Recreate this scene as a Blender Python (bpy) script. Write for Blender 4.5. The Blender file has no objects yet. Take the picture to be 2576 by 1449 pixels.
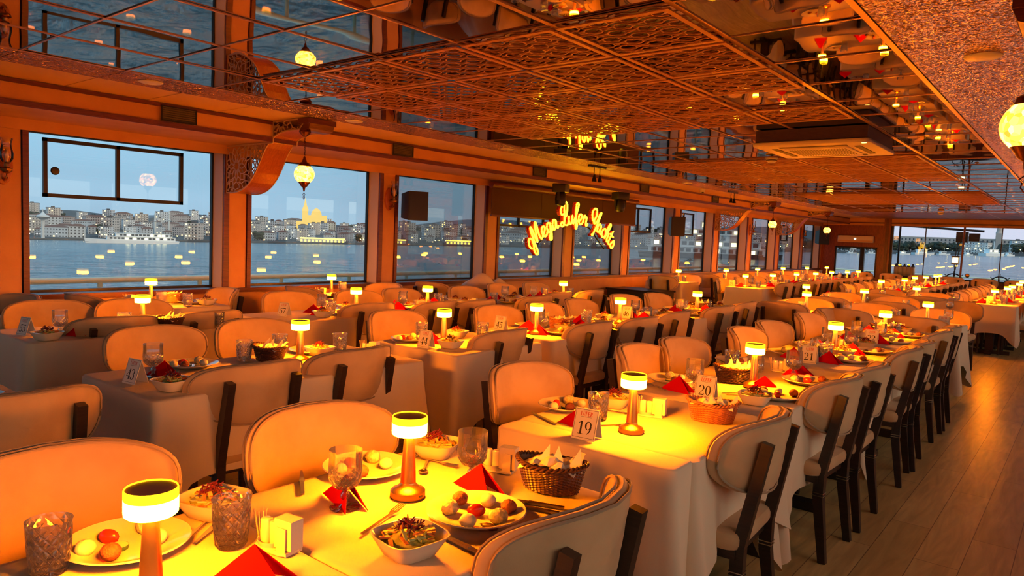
import bpy, math, random
from mathutils import Vector, Matrix
PI = math.pi
C = bpy.context.scene.collection
RND = random.Random(7)

# ------------------------------------------------------------------ materials
def _nodes(name):
    m = bpy.data.materials.new(name); m.use_nodes = True
    nt = m.node_tree; nt.nodes.clear()
    o = nt.nodes.new('ShaderNodeOutputMaterial')
    return m, nt, o
def N(nt, typ, **kw):
    n = nt.nodes.new(typ)
    for k, v in kw.items():
        if k in n.inputs: n.inputs[k].default_value = v
        else: setattr(n, k, v)
    return n
def L(nt, a, ao, b, bi): nt.links.new(a.outputs[ao], b.inputs[bi])
def rgba(c): return (c[0], c[1], c[2], 1.0)
def mat(name, col, rough=0.6, metal=0.0, col2=None, nscale=20.0, bump=0.0, bscale=200.0, sheen=0.0, coat=0.0, spec=0.5, stretch=None, trans=0.0, sss=0.0):
    m, nt, o = _nodes(name)
    p = N(nt, 'ShaderNodeBsdfPrincipled'); L(nt, p, 0, o, 0)
    p.inputs['Base Color'].default_value = rgba(col); p.inputs['Roughness'].default_value = rough
    p.inputs['Metallic'].default_value = metal; p.inputs['Sheen Weight'].default_value = sheen
    p.inputs['Coat Weight'].default_value = coat; p.inputs['Specular IOR Level'].default_value = spec
    p.inputs['Transmission Weight'].default_value = trans
    tc = None
    if col2 is not None or bump:
        tc = N(nt, 'ShaderNodeTexCoord'); mp = N(nt, 'ShaderNodeMapping')
        if stretch: mp.inputs['Scale'].default_value = stretch
        L(nt, tc, 'Object', mp, 0)
    if col2 is not None:
        n = N(nt, 'ShaderNodeTexNoise', Scale=nscale, Detail=4.0); L(nt, mp, 0, n, 'Vector')
        r = N(nt, 'ShaderNodeMix', data_type='RGBA'); r.inputs[6].default_value = rgba(col); r.inputs[7].default_value = rgba(col2)
        s = N(nt, 'ShaderNodeMapRange'); s.inputs[1].default_value = .35; s.inputs[2].default_value = .65
        L(nt, n, 0, s, 0); L(nt, s, 0, r, 0); L(nt, r, 2, p, 'Base Color')
    if bump:
        n2 = N(nt, 'ShaderNodeTexNoise', Scale=bscale, Detail=3.0); L(nt, mp, 0, n2, 'Vector')
        b = N(nt, 'ShaderNodeBump', Strength=bump, Distance=.01); L(nt, n2, 0, b, 'Height'); L(nt, b, 0, p, 'Normal')
    return m
def emit(name, col, s):
    m, nt, o = _nodes(name)
    e = N(nt, 'ShaderNodeEmission', Strength=s); e.inputs[0].default_value = rgba(col); L(nt, e, 0, o, 0)
    return m
def glassy(name, tint=(1, 1, 1), base=0.04, gain=1.0, rough=0.0, cut=0.0, cscale=60.0, diff=0.0):
    m, nt, o = _nodes(name)
    t = N(nt, 'ShaderNodeBsdfTransparent'); t.inputs[0].default_value = rgba(tint)
    g = N(nt, 'ShaderNodeBsdfGlossy', Roughness=rough)
    f = N(nt, 'ShaderNodeFresnel', IOR=1.5)
    mx = N(nt, 'ShaderNodeMixShader'); ma = N(nt, 'ShaderNodeMath', operation='MULTIPLY_ADD')
    ma.inputs[1].default_value = gain; ma.inputs[2].default_value = base
    L(nt, f, 0, ma, 0); L(nt, ma, 0, mx, 0); L(nt, t, 0, mx, 1); L(nt, g, 0, mx, 2)
    last = mx
    if diff:
        d = N(nt, 'ShaderNodeBsdfTranslucent'); d.inputs[0].default_value = (.9, .9, .9, 1)
        m2 = N(nt, 'ShaderNodeMixShader'); m2.inputs[0].default_value = diff
        L(nt, mx, 0, m2, 1); L(nt, d, 0, m2, 2); last = m2
    L(nt, last, 0, o, 0)
    if cut:
        # diamond cuts: crossing spirals round the vessel, only on its lower part
        tc = N(nt, 'ShaderNodeTexCoord'); sp = N(nt, 'ShaderNodeSeparateXYZ'); L(nt, tc, 'Object', sp, 0)
        at = N(nt, 'ShaderNodeMath', operation='ARCTAN2'); L(nt, sp, 1, at, 0); L(nt, sp, 0, at, 1)
        ws = []
        for sg_ in (1, -1):
            z_ = N(nt, 'ShaderNodeMath', operation='MULTIPLY'); z_.inputs[1].default_value = sg_ * cscale * 2.2; L(nt, sp, 2, z_, 0)
            a_ = N(nt, 'ShaderNodeMath', operation='MULTIPLY_ADD'); a_.inputs[1].default_value = 6.0; L(nt, at, 0, a_, 0); L(nt, z_, 0, a_, 2)
            s_ = N(nt, 'ShaderNodeMath', operation='SINE'); L(nt, a_, 0, s_, 0); ab = N(nt, 'ShaderNodeMath', operation='ABSOLUTE'); L(nt, s_, 0, ab, 0); ws.append(ab)
        mn = N(nt, 'ShaderNodeMath', operation='MINIMUM'); L(nt, ws[0], 0, mn, 0); L(nt, ws[1], 0, mn, 1)
        zr = N(nt, 'ShaderNodeMapRange'); zr.inputs[1].default_value = .115; zr.inputs[2].default_value = .085; L(nt, sp, 2, zr, 0)
        v = N(nt, 'ShaderNodeMath', operation='MULTIPLY'); L(nt, mn, 0, v, 0); L(nt, zr, 0, v, 1)
        b = N(nt, 'ShaderNodeBump', Strength=cut, Distance=.004); L(nt, v, 0, b, 'Height')
        L(nt, b, 0, g, 'Normal'); L(nt, b, 0, f, 'Normal')
    return m
def wood(name, c1, c2, rough=.45, scale=(1, 1, 14), coat=0.0, metal=0.0, dist=3.0):
    m, nt, o = _nodes(name)
    p = N(nt, 'ShaderNodeBsdfPrincipled', Roughness=rough); L(nt, p, 0, o, 0); p.inputs['Coat Weight'].default_value = coat
    tc = N(nt, 'ShaderNodeTexCoord'); mp = N(nt, 'ShaderNodeMapping'); mp.inputs['Scale'].default_value = scale
    n = N(nt, 'ShaderNodeTexNoise', Scale=3.0, Detail=6.0, Distortion=dist)
    L(nt, tc, 'Object', mp, 0); L(nt, mp, 0, n, 0)
    r = N(nt, 'ShaderNodeMix', data_type='RGBA'); r.inputs[6].default_value = rgba(c1); r.inputs[7].default_value = rgba(c2)
    s = N(nt, 'ShaderNodeMapRange'); s.inputs[1].default_value = .35; s.inputs[2].default_value = .65
    L(nt, n, 0, s, 0); L(nt, s, 0, r, 0); L(nt, r, 2, p, 'Base Color')
    return m

M = {}
M['velvet'] = mat('beige velvet', (.64, .44, .24), .85, col2=(.55, .36, .19), nscale=7, sheen=.25, bump=.08, bscale=500, spec=.15)
M['piping'] = mat('beige piping', (.42, .31, .21), .8, spec=.2)
M['blackwood'] = wood('dark stained wood', (.022, .014, .011), (.035, .02, .014), .38)
M['linen'] = mat('white linen', (.84, .69, .50), .85, col2=(.80, .64, .46), nscale=3, bump=.05, bscale=700, spec=.1)
M['china'] = mat('white china', (.80, .72, .56), .12, spec=.5, coat=.4)
M['copper'] = mat('brushed copper', (.97, .58, .16), .28, metal=1.0)
M['cap'] = mat('dark copper cap', (.36, .07, .02), .6)
M['shade_hot'] = emit('lamp diffuser', (1, .215, .0025), 240)
M['shade_dim'] = emit('lamp upper diffuser', (1, .50, .004), 3.0)
M['glass'] = glassy('cut glass', (.97, .96, .94), .03, .9, .03, cut=.7, cscale=60, diff=.07)
M['clearglass'] = glassy('clear glass', (.985, .98, .97), .03, 1.2, .0)
M['water'] = glassy('water', (.98, .97, .96), .01, .6, .03, cut=.5, cscale=45, diff=.09)
M['pane'] = glassy('window pane', (.93, .96, .98), .004, .75)
M['red'] = mat('red paper napkin', (.60, .002, .004), .9, spec=.08)
M['paper'] = mat('white paper', (.82, .72, .54), .8, bump=.1, bscale=60)
M['bread'] = mat('bread crust', (.62, .36, .14), .8, col2=(.78, .60, .34), nscale=25, bump=.2, bscale=80)
M['wicker_dark'] = mat('dark wicker', (.075, .028, .016), .4, col2=(.045, .016, .01), nscale=30)
M['wicker_light'] = mat('chestnut wicker', (.42, .17, .07), .45, col2=(.30, .11, .045), nscale=30)
M['steel'] = mat('cutlery steel', (.62, .58, .54), .18, metal=1.0)
M['floor'] = None
M['panel'] = mat('tan wall panel', (.62, .32, .14), .6, col2=(.56, .27, .11), nscale=4, bump=.04, bscale=250)
M['reveal'] = mat('cream window reveal', (.66, .56, .44), .6)
M['trimwood'] = wood('mahogany trim', (.14, .03, .014), (.08, .016, .008), .35)
M['mahog'] = wood('mahogany wall', (.30, .075, .025), (.17, .038, .014), .35, scale=(8, 8, 1))
M['bracketwood'] = wood('cherry veneer', (.42, .12, .035), (.30, .075, .02), .3, scale=(3, 10, 3))
M['cream'] = mat('cream ceiling board', (.74, .45, .18), .55)
M['fret'] = mat('painted fretwork', (.55, .40, .27), .5)
M['lattice'] = mat('lacquered fretwork', (.56, .22, .075), .45)
M['rail_copper'] = mat('copper ceiling rail', (.60, .30, .16), .35, metal=.5)
M['blackmetal'] = mat('black metal', (.012, .011, .011), .4, metal=.4)
M['blackplastic'] = mat('black plastic', (.014, .012, .012), .5)
M['ac_white'] = mat('cream plastic', (.78, .68, .52), .4)
M['ac_dark'] = mat('grille slots', (.10, .07, .05), .6)
M['blind'] = mat('brown roller blind', (.055, .020, .012), .8, bump=.1, bscale=300)
M['brass'] = mat('aged brass', (.42, .22, .07), .3, metal=1.0)
M['darkbrass'] = mat('dark bronze', (.10, .03, .015), .35, metal=.9)
M['rail_cream'] = mat('cream deck paint', (.90, .88, .62), .4)
M['neon'] = emit('sign face', (1, .50, .008), 7.0)
M['neon_side'] = mat('sign side', (.45, .02, .01), .5)
M['deck'] = mat('grey deck paint', (.18, .19, .21), .6)
M['text_black'] = mat('black print', (.01, .01, .01), .6)
M['text_red'] = mat('red print', (.55, .03, .02), .6)
M['card'] = mat('white card', (.80, .76, .66), .5)

# glitter ceiling board: metal flakes facing at random
def m_glitter():
    m, nt, o = _nodes('copper glitter board')
    p = N(nt, 'ShaderNodeBsdfPrincipled', Roughness=.22, Metallic=.7); L(nt, p, 0, o, 0)
    tc = N(nt, 'ShaderNodeTexCoord'); v = N(nt, 'ShaderNodeTexVoronoi', Scale=125.0); L(nt, tc, 'Object', v, 0)
    r = N(nt, 'ShaderNodeMix', data_type='RGBA'); r.inputs[6].default_value = (.24, .075, .03, 1); r.inputs[7].default_value = (.95, .50, .28, 1)
    sp = N(nt, 'ShaderNodeSeparateColor'); L(nt, v, 'Color', sp, 0); L(nt, sp, 0, r, 0); L(nt, r, 2, p, 'Base Color')
    g = N(nt, 'ShaderNodeNewGeometry'); s = N(nt, 'ShaderNodeVectorMath', operation='MULTIPLY_ADD')
    s.inputs[1].default_value = (1.5, 1.5, 1.5); s.inputs[2].default_value = (-.75, -.75, -.75)
    ad = N(nt, 'ShaderNodeVectorMath', operation='ADD'); nn = N(nt, 'ShaderNodeVectorMath', operation='NORMALIZE')
    L(nt, v, 'Color', s, 0); L(nt, s, 0, ad, 0); L(nt, g, 'Normal', ad, 1); L(nt, ad, 0, nn, 0); L(nt, nn, 0, p, 'Normal')
    return m
M['glitter'] = m_glitter()
def m_mirror():
    m, nt, o = _nodes('bronze mirror')
    p = N(nt, 'ShaderNodeBsdfGlossy', Roughness=.015); p.inputs[0].default_value = (.62, .56, .52, 1); L(nt, p, 0, o, 0)
    tc = N(nt, 'ShaderNodeTexCoord'); n = N(nt, 'ShaderNodeTexNoise', Scale=1.6, Detail=1.0); L(nt, tc, 'Object', n, 0)
    b = N(nt, 'ShaderNodeBump', Strength=.10, Distance=.02); L(nt, n, 0, b, 'Height'); L(nt, b, 0, p, 'Normal')
    return m
M['mirror'] = m_mirror()
def m_floor():
    m, nt, o = _nodes('oak plank floor')
    p = N(nt, 'ShaderNodeBsdfPrincipled', Roughness=.32); L(nt, p, 0, o, 0)
    tc = N(nt, 'ShaderNodeTexCoord'); mp = N(nt, 'ShaderNodeMapping'); mp.inputs['Rotation'].default_value = (0, 0, PI / 2)
    L(nt, tc, 'Object', mp, 0)
    br = N(nt, 'ShaderNodeTexBrick', Scale=1.0); br.offset = .37
    br.inputs['Brick Width'].default_value = 1.3; br.inputs['Row Height'].default_value = .19
    br.inputs['Mortar Size'].default_value = .0022; br.inputs['Mortar Smooth'].default_value = .3
    br.inputs['Color1'].default_value = (.58, .45, .19, 1); br.inputs['Color2'].default_value = (.70, .55, .25, 1)
    br.inputs['Mortar'].default_value = (.2, .14, .08, 1)
    L(nt, mp, 0, br, 0)
    m2 = N(nt, 'ShaderNodeMapping'); m2.inputs['Scale'].default_value = (7, .8, 1); L(nt, tc, 'Object', m2, 0)
    n = N(nt, 'ShaderNodeTexNoise', Scale=2.2, Detail=7.0, Distortion=1.6); L(nt, m2, 0, n, 0)
    s = N(nt, 'ShaderNodeMapRange'); s.inputs[1].default_value = .3; s.inputs[2].default_value = .7; s.inputs[3].default_value = .72; s.inputs[4].default_value = 1.12
    L(nt, n, 0, s, 0)
    x = N(nt, 'ShaderNodeMix', data_type='RGBA', blend_type='MULTIPLY'); x.inputs[0].default_value = 1.0
    L(nt, br, 0, x, 6); L(nt, s, 0, x, 7); L(nt, x, 2, p, 'Base Color')
    b = N(nt, 'ShaderNodeBump', Strength=.15, Distance=.005); L(nt, n, 0, b, 'Height'); L(nt, b, 0, p, 'Normal')
    return m
M['floor'] = m_floor()
def m_globe():
    m, nt, o = _nodes('mosaic glass globe')
    tc = N(nt, 'ShaderNodeTexCoord'); v = N(nt, 'ShaderNodeTexVoronoi', Scale=44.0); L(nt, tc, 'Object', v, 0)
    sp = N(nt, 'ShaderNodeSeparateColor'); L(nt, v, 'Color', sp, 0)
    r = N(nt, 'ShaderNodeMix', data_type='RGBA'); r.inputs[6].default_value = (1, .22, .01, 1); r.inputs[7].default_value = (1, .46, .05, 1)
    L(nt, sp, 0, r, 0)
    st = N(nt, 'ShaderNodeMapRange'); st.inputs[3].default_value = .8; st.inputs[4].default_value = 9; L(nt, sp, 1, st, 0)
    e = N(nt, 'ShaderNodeEmission'); L(nt, r, 2, e, 0); L(nt, st, 0, e, 1); L(nt, e, 0, o, 0)
    return m
M['globe'] = m_globe()
def m_sea():
    m, nt, o = _nodes('sea water')
    p = N(nt, 'ShaderNodeBsdfPrincipled', Roughness=.16); p.inputs['Base Color'].default_value = (.045, .09, .12, 1); L(nt, p, 0, o, 0)
    tc = N(nt, 'ShaderNodeTexCoord'); hs = []
    for sc, st in (((.30, .55, 1), .9), ((.05, .09, 1), .9)):
        mp = N(nt, 'ShaderNodeMapping'); mp.inputs['Scale'].default_value = sc; mp.inputs['Rotation'].default_value = (0, 0, .5)
        L(nt, tc, 'Object', mp, 0)
        n = N(nt, 'ShaderNodeTexNoise', Scale=1.6, Detail=5.0, Distortion=.6); L(nt, mp, 0, n, 0); hs.append(n)
    b1 = N(nt, 'ShaderNodeBump', Strength=1.0, Distance=1.1); b2 = N(nt, 'ShaderNodeBump', Strength=1.0, Distance=4.0)
    L(nt, hs[0], 0, b1, 'Height'); L(nt, hs[1], 0, b2, 'Height'); L(nt, b2, 0, b1, 'Normal'); L(nt, b1, 0, p, 'Normal')
    return m
M['sea'] = m_sea()

# ------------------------------------------------------------------ mesh builder
class MB:
    def __init__(s): s.v = []; s.f = []; s.m = []; s.mats = []; s.cur = 0; s.T = None
    def use(s, m):
        if m not in s.mats: s.mats.append(m)
        s.cur = s.mats.index(m); return s
    def P(s, p):
        p = Vector(p)
        if s.T is not None: p = s.T @ p
        s.v.append(p[:]); return len(s.v) - 1
    def F(s, ids): s.f.append(tuple(ids)); s.m.append(s.cur)
    def quad(s, a, b, c, d): s.F([s.P(a), s.P(b), s.P(c), s.P(d)])
    def box(s, x0, x1, y0, y1, z0, z1):
        i = [s.P((x, y, z)) for x in (x0, x1) for y in (y0, y1) for z in (z0, z1)]
        for q in ((0, 1, 3, 2), (4, 6, 7, 5), (0, 4, 5, 1), (2, 3, 7, 6), (0, 2, 6, 4), (1, 5, 7, 3)): s.F([i[k] for k in q])
        return s
    def rbox(s, x0, x1, y0, y1, z0, z1, r=.01, seg=4, top=True):
        # vertical-edge rounded box with a softened top and bottom rim
        def loop(ins, z):
            out = []
            rr = max(r - ins, .0005)
            for cx, cy, a0 in ((x1 - r, y1 - r, 0), (x0 + r, y1 - r, PI / 2), (x0 + r, y0 + r, PI), (x1 - r, y0 + r, 1.5 * PI)):
                for k in range(seg + 1):
                    a = a0 + PI / 2 * k / seg
                    out.append(s.P((cx + rr * math.cos(a), cy + rr * math.sin(a), z)))
            return out
        e = min(r * .6, (z1 - z0) * .35)
        ls = [loop(e, z0), loop(e * .3, z0 + e * .3), loop(0, z0 + e), loop(0, z1 - e), loop(e * .3, z1 - e * .3), loop(e, z1)]
        n = len(ls[0])
        for a, b in zip(ls, ls[1:]):
            for k in range(n): s.F([a[k], a[(k + 1) % n], b[(k + 1) % n], b[k]])
        s.F(ls[-1]); s.F(ls[0][::-1]); return s
    def lathe(s, prof, seg=24, c=(0, 0, 0), cap=True, sx=1.0, sy=1.0):
        rings = []
        for r, z in prof:
            rings.append([s.P((c[0] + sx * r * math.cos(2 * PI * k / seg), c[1] + sy * r * math.sin(2 * PI * k / seg), c[2] + z)) for k in range(seg)])
        for a, b in zip(rings, rings[1:]):
            for k in range(seg): s.F([a[k], a[(k + 1) % seg], b[(k + 1) % seg], b[k]])
        if cap:
            if prof[0][0] > 1e-5: s.F(rings[0][::-1])
            if prof[-1][0] > 1e-5: s.F(rings[-1])
        return s
    def tube(s, pts, r, seg=8, closed=False, r2=None):
        pts = [Vector(p) for p in pts]; n = len(pts)
        rs = r if isinstance(r, (list, tuple)) else [r] * n
        rings = []; up = Vector((0, 0, 1))
        for i, p in enumerate(pts):
            a = pts[(i - 1) % n] if (closed or i > 0) else pts[i]; b = pts[(i + 1) % n] if (closed or i < n - 1) else pts[i]
            t = (b - a)
            if t.length < 1e-9: t = Vector((0, 0, 1))
            t.normalize()
            u = up - t * up.dot(t)
            if u.length < .15: u = Vector((1, 0, 0)) - t * t.x
            u.normalize(); w = t.cross(u)
            k2 = r2 if r2 is not None else 1.0
            rings.append([s.P(p + u * rs[i] * math.cos(2 * PI * k / seg) + w * rs[i] * k2 * math.sin(2 * PI * k / seg)) for k in range(seg)])
        m = n if closed else n - 1
        for i in range(m):
            a, b = rings[i], rings[(i + 1) % n]
            for k in range(seg): s.F([a[k], a[(k + 1) % seg], b[(k + 1) % seg], b[k]])
        if not closed: s.F(rings[0][::-1]); s.F(rings[-1])
        return s
    def bar(s, a, b, w, h, w2=None, h2=None, up=(0, 0, 1)):
        a = Vector(a); b = Vector(b); t = (b - a).normalized(); u = Vector(up) - t * Vector(up).dot(t)
        if u.length < 1e-3: u = Vector((1, 0, 0)) - t * t.x
        u.normalize(); q = t.cross(u)
        w2 = w if w2 is None else w2; h2 = h if h2 is None else h2
        i = []
        for p, W, Hh in ((a, w, h), (b, w2, h2)):
            for sx, sy in ((-1, -1), (1, -1), (1, 1), (-1, 1)): i.append(s.P(p + q * sx * W / 2 + u * sy * Hh / 2))
        for k in range(4): s.F([i[k], i[(k + 1) % 4], i[4 + (k + 1) % 4], i[4 + k]])
        s.F(i[:4][::-1]); s.F(i[4:]); return s
    def prism(s, poly, t0, t1, axis='y'):
        # polygon in the two other axes, extruded along axis
        def mk(a, b, t): return (a, t, b) if axis == 'y' else ((t, a, b) if axis == 'x' else (a, b, t))
        A = [s.P(mk(a, b, t0)) for a, b in poly]; B = [s.P(mk(a, b, t1)) for a, b in poly]; n = len(poly)
        for k in range(n): s.F([A[k], A[(k + 1) % n], B[(k + 1) % n], B[k]])
        s.F(A[::-1]); s.F(B); return s
    def blob(s, c, rx, ry, rz, seg=10, rings=6, jit=0.0, seed=0, z0=-1.0):
        rd = random.Random(seed); rr = []
        for i in range(rings + 1):
            ph = -PI / 2 + PI * i / rings; z = max(math.sin(ph), z0); cr = math.cos(ph)
            row = []
            for k in range(seg):
                j = 1 + rd.uniform(-jit, jit)
                row.append(s.P((c[0] + rx * cr * j * math.cos(2 * PI * k / seg), c[1] + ry * cr * j * math.sin(2 * PI * k / seg), c[2] + rz * z * (1 + rd.uniform(-jit, jit) * .5))))
            rr.append(row)
        for a, b in zip(rr, rr[1:]):
            for k in range(seg): s.F([a[k], a[(k + 1) % seg], b[(k + 1) % seg], b[k]])
        return s
    def mesh(s, name, m=None, smooth=True, ang=35):
        me = bpy.data.meshes.new(name); me.from_pydata(s.v, [], s.f)
        mm = s.mats if s.mats else [m]
        for x in mm: me.materials.append(x)
        if s.mats: me.polygons.foreach_set('material_index', s.m)
        if smooth:
            me.polygons.foreach_set('use_smooth', [True] * len(me.polygons))
            try: me.set_sharp_from_angle(angle=math.radians(ang))
            except Exception: pass
        me.update(); return me
    def build(s, name, m=None, parent=None, smooth=True, ang=35):
        o = bpy.data.objects.new(name, s.mesh(name, m, smooth, ang)); C.objects.link(o)
        if parent is not None: o.parent = parent
        return o

def tag(o, label=None, cat=None, group=None, kind=None):
    if label: o['label'] = label
    if cat: o['category'] = cat
    if group: o['group'] = group
    if kind: o['kind'] = kind
    return o
def empty(name, loc=(0, 0, 0), rz=0.0, label=None, cat=None, group=None):
    o = bpy.data.objects.new(name, None); C.objects.link(o); o.location = loc; o.rotation_euler = (0, 0, rz); o.empty_display_size = .1
    return tag(o, label, cat, group)
KIDS = {}
def kids(o):
    return [c for c in bpy.data.objects if c.parent == o]
def dup(root, loc=None, rz=None, label=None, group=None, scale=None, tree=None):
    if root.name not in KIDS:
        KIDS[root.name] = [(c, kids(c)) for c in kids(root)]
    r = root.copy(); C.objects.link(r)
    if loc is not None: r.location = loc
    if rz is not None: r.rotation_euler = (r.rotation_euler[0], r.rotation_euler[1], rz)
    if scale is not None: r.scale = (scale, scale, scale)
    if label: r['label'] = label
    if group: r['group'] = group
    for c, gs in KIDS[root.name]:
        d = c.copy(); C.objects.link(d); d.parent = r
        for g in gs:
            e = g.copy(); C.objects.link(e); e.parent = d
    return r
class Proto:
    """first placement moves the prototype itself, later ones copy it"""
    def __init__(s, o): s.o = o; s.used = False
    def __call__(s, loc, rz=0.0, label=None, group=None, scale=None):
        if not s.used:
            s.used = True; o = s.o
            KIDS[o.name] = [(c, kids(c)) for c in kids(o)]
            o.location = loc; o.rotation_euler = (o.rotation_euler[0], o.rotation_euler[1], rz)
            if label: o['label'] = label
            if group: o['group'] = group
            if scale: o.scale = (scale,) * 3
            return o
        return dup(s.o, loc, rz, label, group, scale if scale else 1.0)
ORD = ['', 'first', 'second', 'third', 'fourth', 'fifth', 'sixth', 'seventh', 'eighth', 'ninth', 'tenth', 'eleventh', 'twelfth', 'thirteenth', 'fourteenth']

# ------------------------------------------------------------------ room measures (metres, boat frame)
CAMH = 1.48
WX = -6.87       # inner face of the left wall
GX = -7.08       # glass plane
SX = -6.06       # duct soffit face
CZ = 2.457       # ceiling
RX = 1.09        # right wall
YE = 24.4        # forward bulkhead
YB = -6.0        # behind the camera
SILL = .83
WTOP = 2.21
HEEL = (.0256, .0059)
def sea(x, y, z=0.0):          # gravity frame -> boat frame (the boat heels a little)
    return Vector((x - HEEL[0] * z, y - HEEL[1] * z, CAMH - 4.5 + z + HEEL[0] * x + HEEL[1] * y))
# ================================================================== THE SHELL
def struct(mb, name, m=None, parent=None, smooth=False):
    o = mb.build(name, m, parent, smooth)
    if parent is None: o['kind'] = 'structure'
    return o
struct(MB().box(WX - .5, RX + .5, YB - .2, YE + .3, -.12, 0), 'floor', M['floor'])
struct(MB().box(WX - .35, RX + .35, YB - .2, YE + .3, CZ + .02, CZ + .10), 'ceiling', M['cream'])
ceiling = bpy.data.objects['ceiling']
# cream boards along the sides with dark joints, and the plain boards in front of the bulkhead
mb = MB()
MX0 = -5.023; T = .6; MY0 = 1.525; MX1 = MX0 + 7 * T
for j in range(-12, 39):
    y0 = MY0 + j * T; mb.box(SX, -5.46, y0 + .004, y0 + T - .004, CZ, CZ + .019)
mb.build('cream_board', M['cream'], ceiling, False)
mb = MB()
for j in range(31, 39):
    for i in range(8):
        x0 = MX0 + i * T; mb.box(x0 + .012, x0 + T - .012, MY0 + j * T + .012, MY0 + (j + 1) * T - .012, CZ - .004, CZ + .019)
mb.build('brown_board', wood('brown ceiling board', (.30, .12, .05), (.22, .085, .035), .4), ceiling, False)
mb = MB()
for j in range(-12, 39):
    y0 = MY0 + j * T
    mb.box(-5.455, MX0 - .004, y0 + .004, y0 + T - .004, CZ - .004, CZ + .019)
    for x0 in (MX1, MX1 + T, MX1 + 2 * T): mb.box(x0 + .02, x0 + T - .003, y0 + .004, y0 + T - .004, CZ - .004, CZ + .019)
mb.build('glitter_board', M['glitter'], ceiling, False)
mb = MB(); rd = random.Random(3)
for j in range(-12, 31):
    for i in range(7):
        x0 = MX0 + i * T; y0 = MY0 + j * T; a, b = rd.uniform(-.0018, .0018), rd.uniform(-.0018, .0018)
        mb.quad((x0, y0, CZ - a - b), (x0, y0 + T, CZ - a + b), (x0 + T, y0 + T, CZ + a + b), (x0 + T, y0, CZ + a - b))
mb.build('mirror_tile', M['mirror'], ceiling, False)
mb = MB()
for i in range(8):
    x = MX0 + i * T; w = .007 if i < 5 else .014
    mb.box(x - w, x + w, YB, MY0 + 38 * T, CZ - .006, CZ - .001)
for j in range(-12, 39):
    y = MY0 + j * T; mb.box(MX0, MX1, y - .006, y + .006, CZ - .005, CZ - .001)
mb.build('ceiling_rail', M['rail_copper'], ceiling, False)

# ---- fretwork ceiling panels (hung just under the mirror tiles)
def fret_panel():
    mb = MB(); h = .6 - .03; z0, z1 = -.003, .003; e = h / 2
    for s in (-1, 1):
        mb.box(-e, e, s * e - .028 * (s > 0), s * e + .028 * (s < 0), z0, z1)
        mb.box(s * e - .028 * (s > 0), s * e + .028 * (s < 0), -e, e, z0, z1)
    def bar(a, b, w=.0062):
        if max(abs(a[0]), abs(a[1]), abs(b[0]), abs(b[1])) > e - .02: return
        mb.bar((a[0], a[1], 0), (b[0], b[1], 0), w, .005)
    st = .155; R = .046
    for r in range(-4, 5):
        for c in range(-3, 4):
            cx = c * st + (st / 2 if r % 2 else 0); cy = r * .0805
            pts = [(cx + R * math.cos(PI / 8 + k * PI / 4), cy + R * .92 * math.sin(PI / 8 + k * PI / 4)) for k in range(8)]
            for k in range(8): bar(pts[k], pts[(k + 1) % 8])
            for q, s_ in ((0, 1), (7, -1)):
                p = pts[q]; m_ = (cx + st / 2, cy + s_ * .006); e_ = (cx + st - R * .924, cy + s_ * R * .35); bar(p, m_); bar(m_, e_)
    return mb
pan = fret_panel().build('ceiling_panel', M['lattice'], None, False)
tag(pan, cat='ceiling panel')
PP = Proto(pan)
def fp(i, j, lab, grp): PP((MX0 + (i + .5) * T, MY0 + (j + .5) * T, CZ - .020), 0, lab, grp)
for b, (i0, i1, j0, j1, where) in enumerate(((1, 6, 2, 7, 'nearest block'), (1, 6, 11, 16, 'middle block'), (1, 6, 20, 25, 'farthest block'))):
    for i in range(i0, i1):
        for j in range(j0, j1):
            if b == 0 and i == 5 and j == 5: continue
            fp(i, j, 'copper brown fretwork ceiling panel, %s row of the %s, %s from the windows' % (ORD[j - j0 + 1], where, ORD[i - i0 + 1]), 'fretwork panels of the %s' % where)
fp(5, 6, 'copper brown fretwork ceiling panel beside the near edge of the boxed air conditioner', None) if False else None

# ---- left wall: posts, sill wall, header, duct soffit
POST = [(1.838 + 2.0333 * k, 2.144 + 2.0333 * k) for k in range(-4, 12)]
POST = [(a if k > -1 else a, b) for k, (a, b) in enumerate(POST)]
PY = {0: (1.838, 2.144), 1: (3.853, 4.159), 2: (5.885, 6.192), 3: (7.861, 8.189), 4: (9.836, 10.175), 5: (11.74, 12.05), 6: (13.838, 14.184), 7: (15.855, 16.226), 8: (17.931, 18.30), 9: (20.033, 20.40), 10: (22.17, 22.51), 11: (24.17, 24.5)}
for k in range(-4, 0): PY[k] = (1.838 + 2.02 * k, 2.144 + 2.02 * k)
mb = MB()
mb.box(WX - .45, WX, YB, YE, 0, SILL - .045)
mb.box(WX - .45, WX, YB, YE, WTOP, CZ)
for k, (a, b) in PY.items(): mb.box(WX - .24, WX, a + .055, b - .055, SILL, WTOP)
wl = struct(mb, 'wall_left', M['panel'])
mb = MB()
for k, (a, b) in PY.items():
    mb.box(WX - .24, WX + .012, a, a + .058, SILL - .02, WTOP + .02); mb.box(WX - .24, WX + .012, b - .045, b, SILL - .02, WTOP + .02)
mb.box(WX - .26, WX + .03, YB, YE, SILL - .045, SILL)
mb.build('post_trim', M['trimwood'], wl, False)
mb = MB()
for k, (a, b) in PY.items(): mb.box(WX - .235, WX - .012, a - .006, a - .001, SILL, WTOP)
mb.build('post_reveal', M['reveal'], wl, False)
mb = MB().box(WX, SX, YB, YE, 2.27, 2.30).box(SX - .02, SX, YB, YE, 2.27, CZ).box(WX, WX + .02, YB, YE, 2.18, 2.27)
so = struct(mb, 'trim_1', M['panel'])
mb = MB().box(SX, SX + .014, YB, YE, 2.262, 2.305).box(SX, SX + .012, YB, YE, CZ - .035, CZ - .004)
mb.build('moulding', M['trimwood'], so, False)
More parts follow.
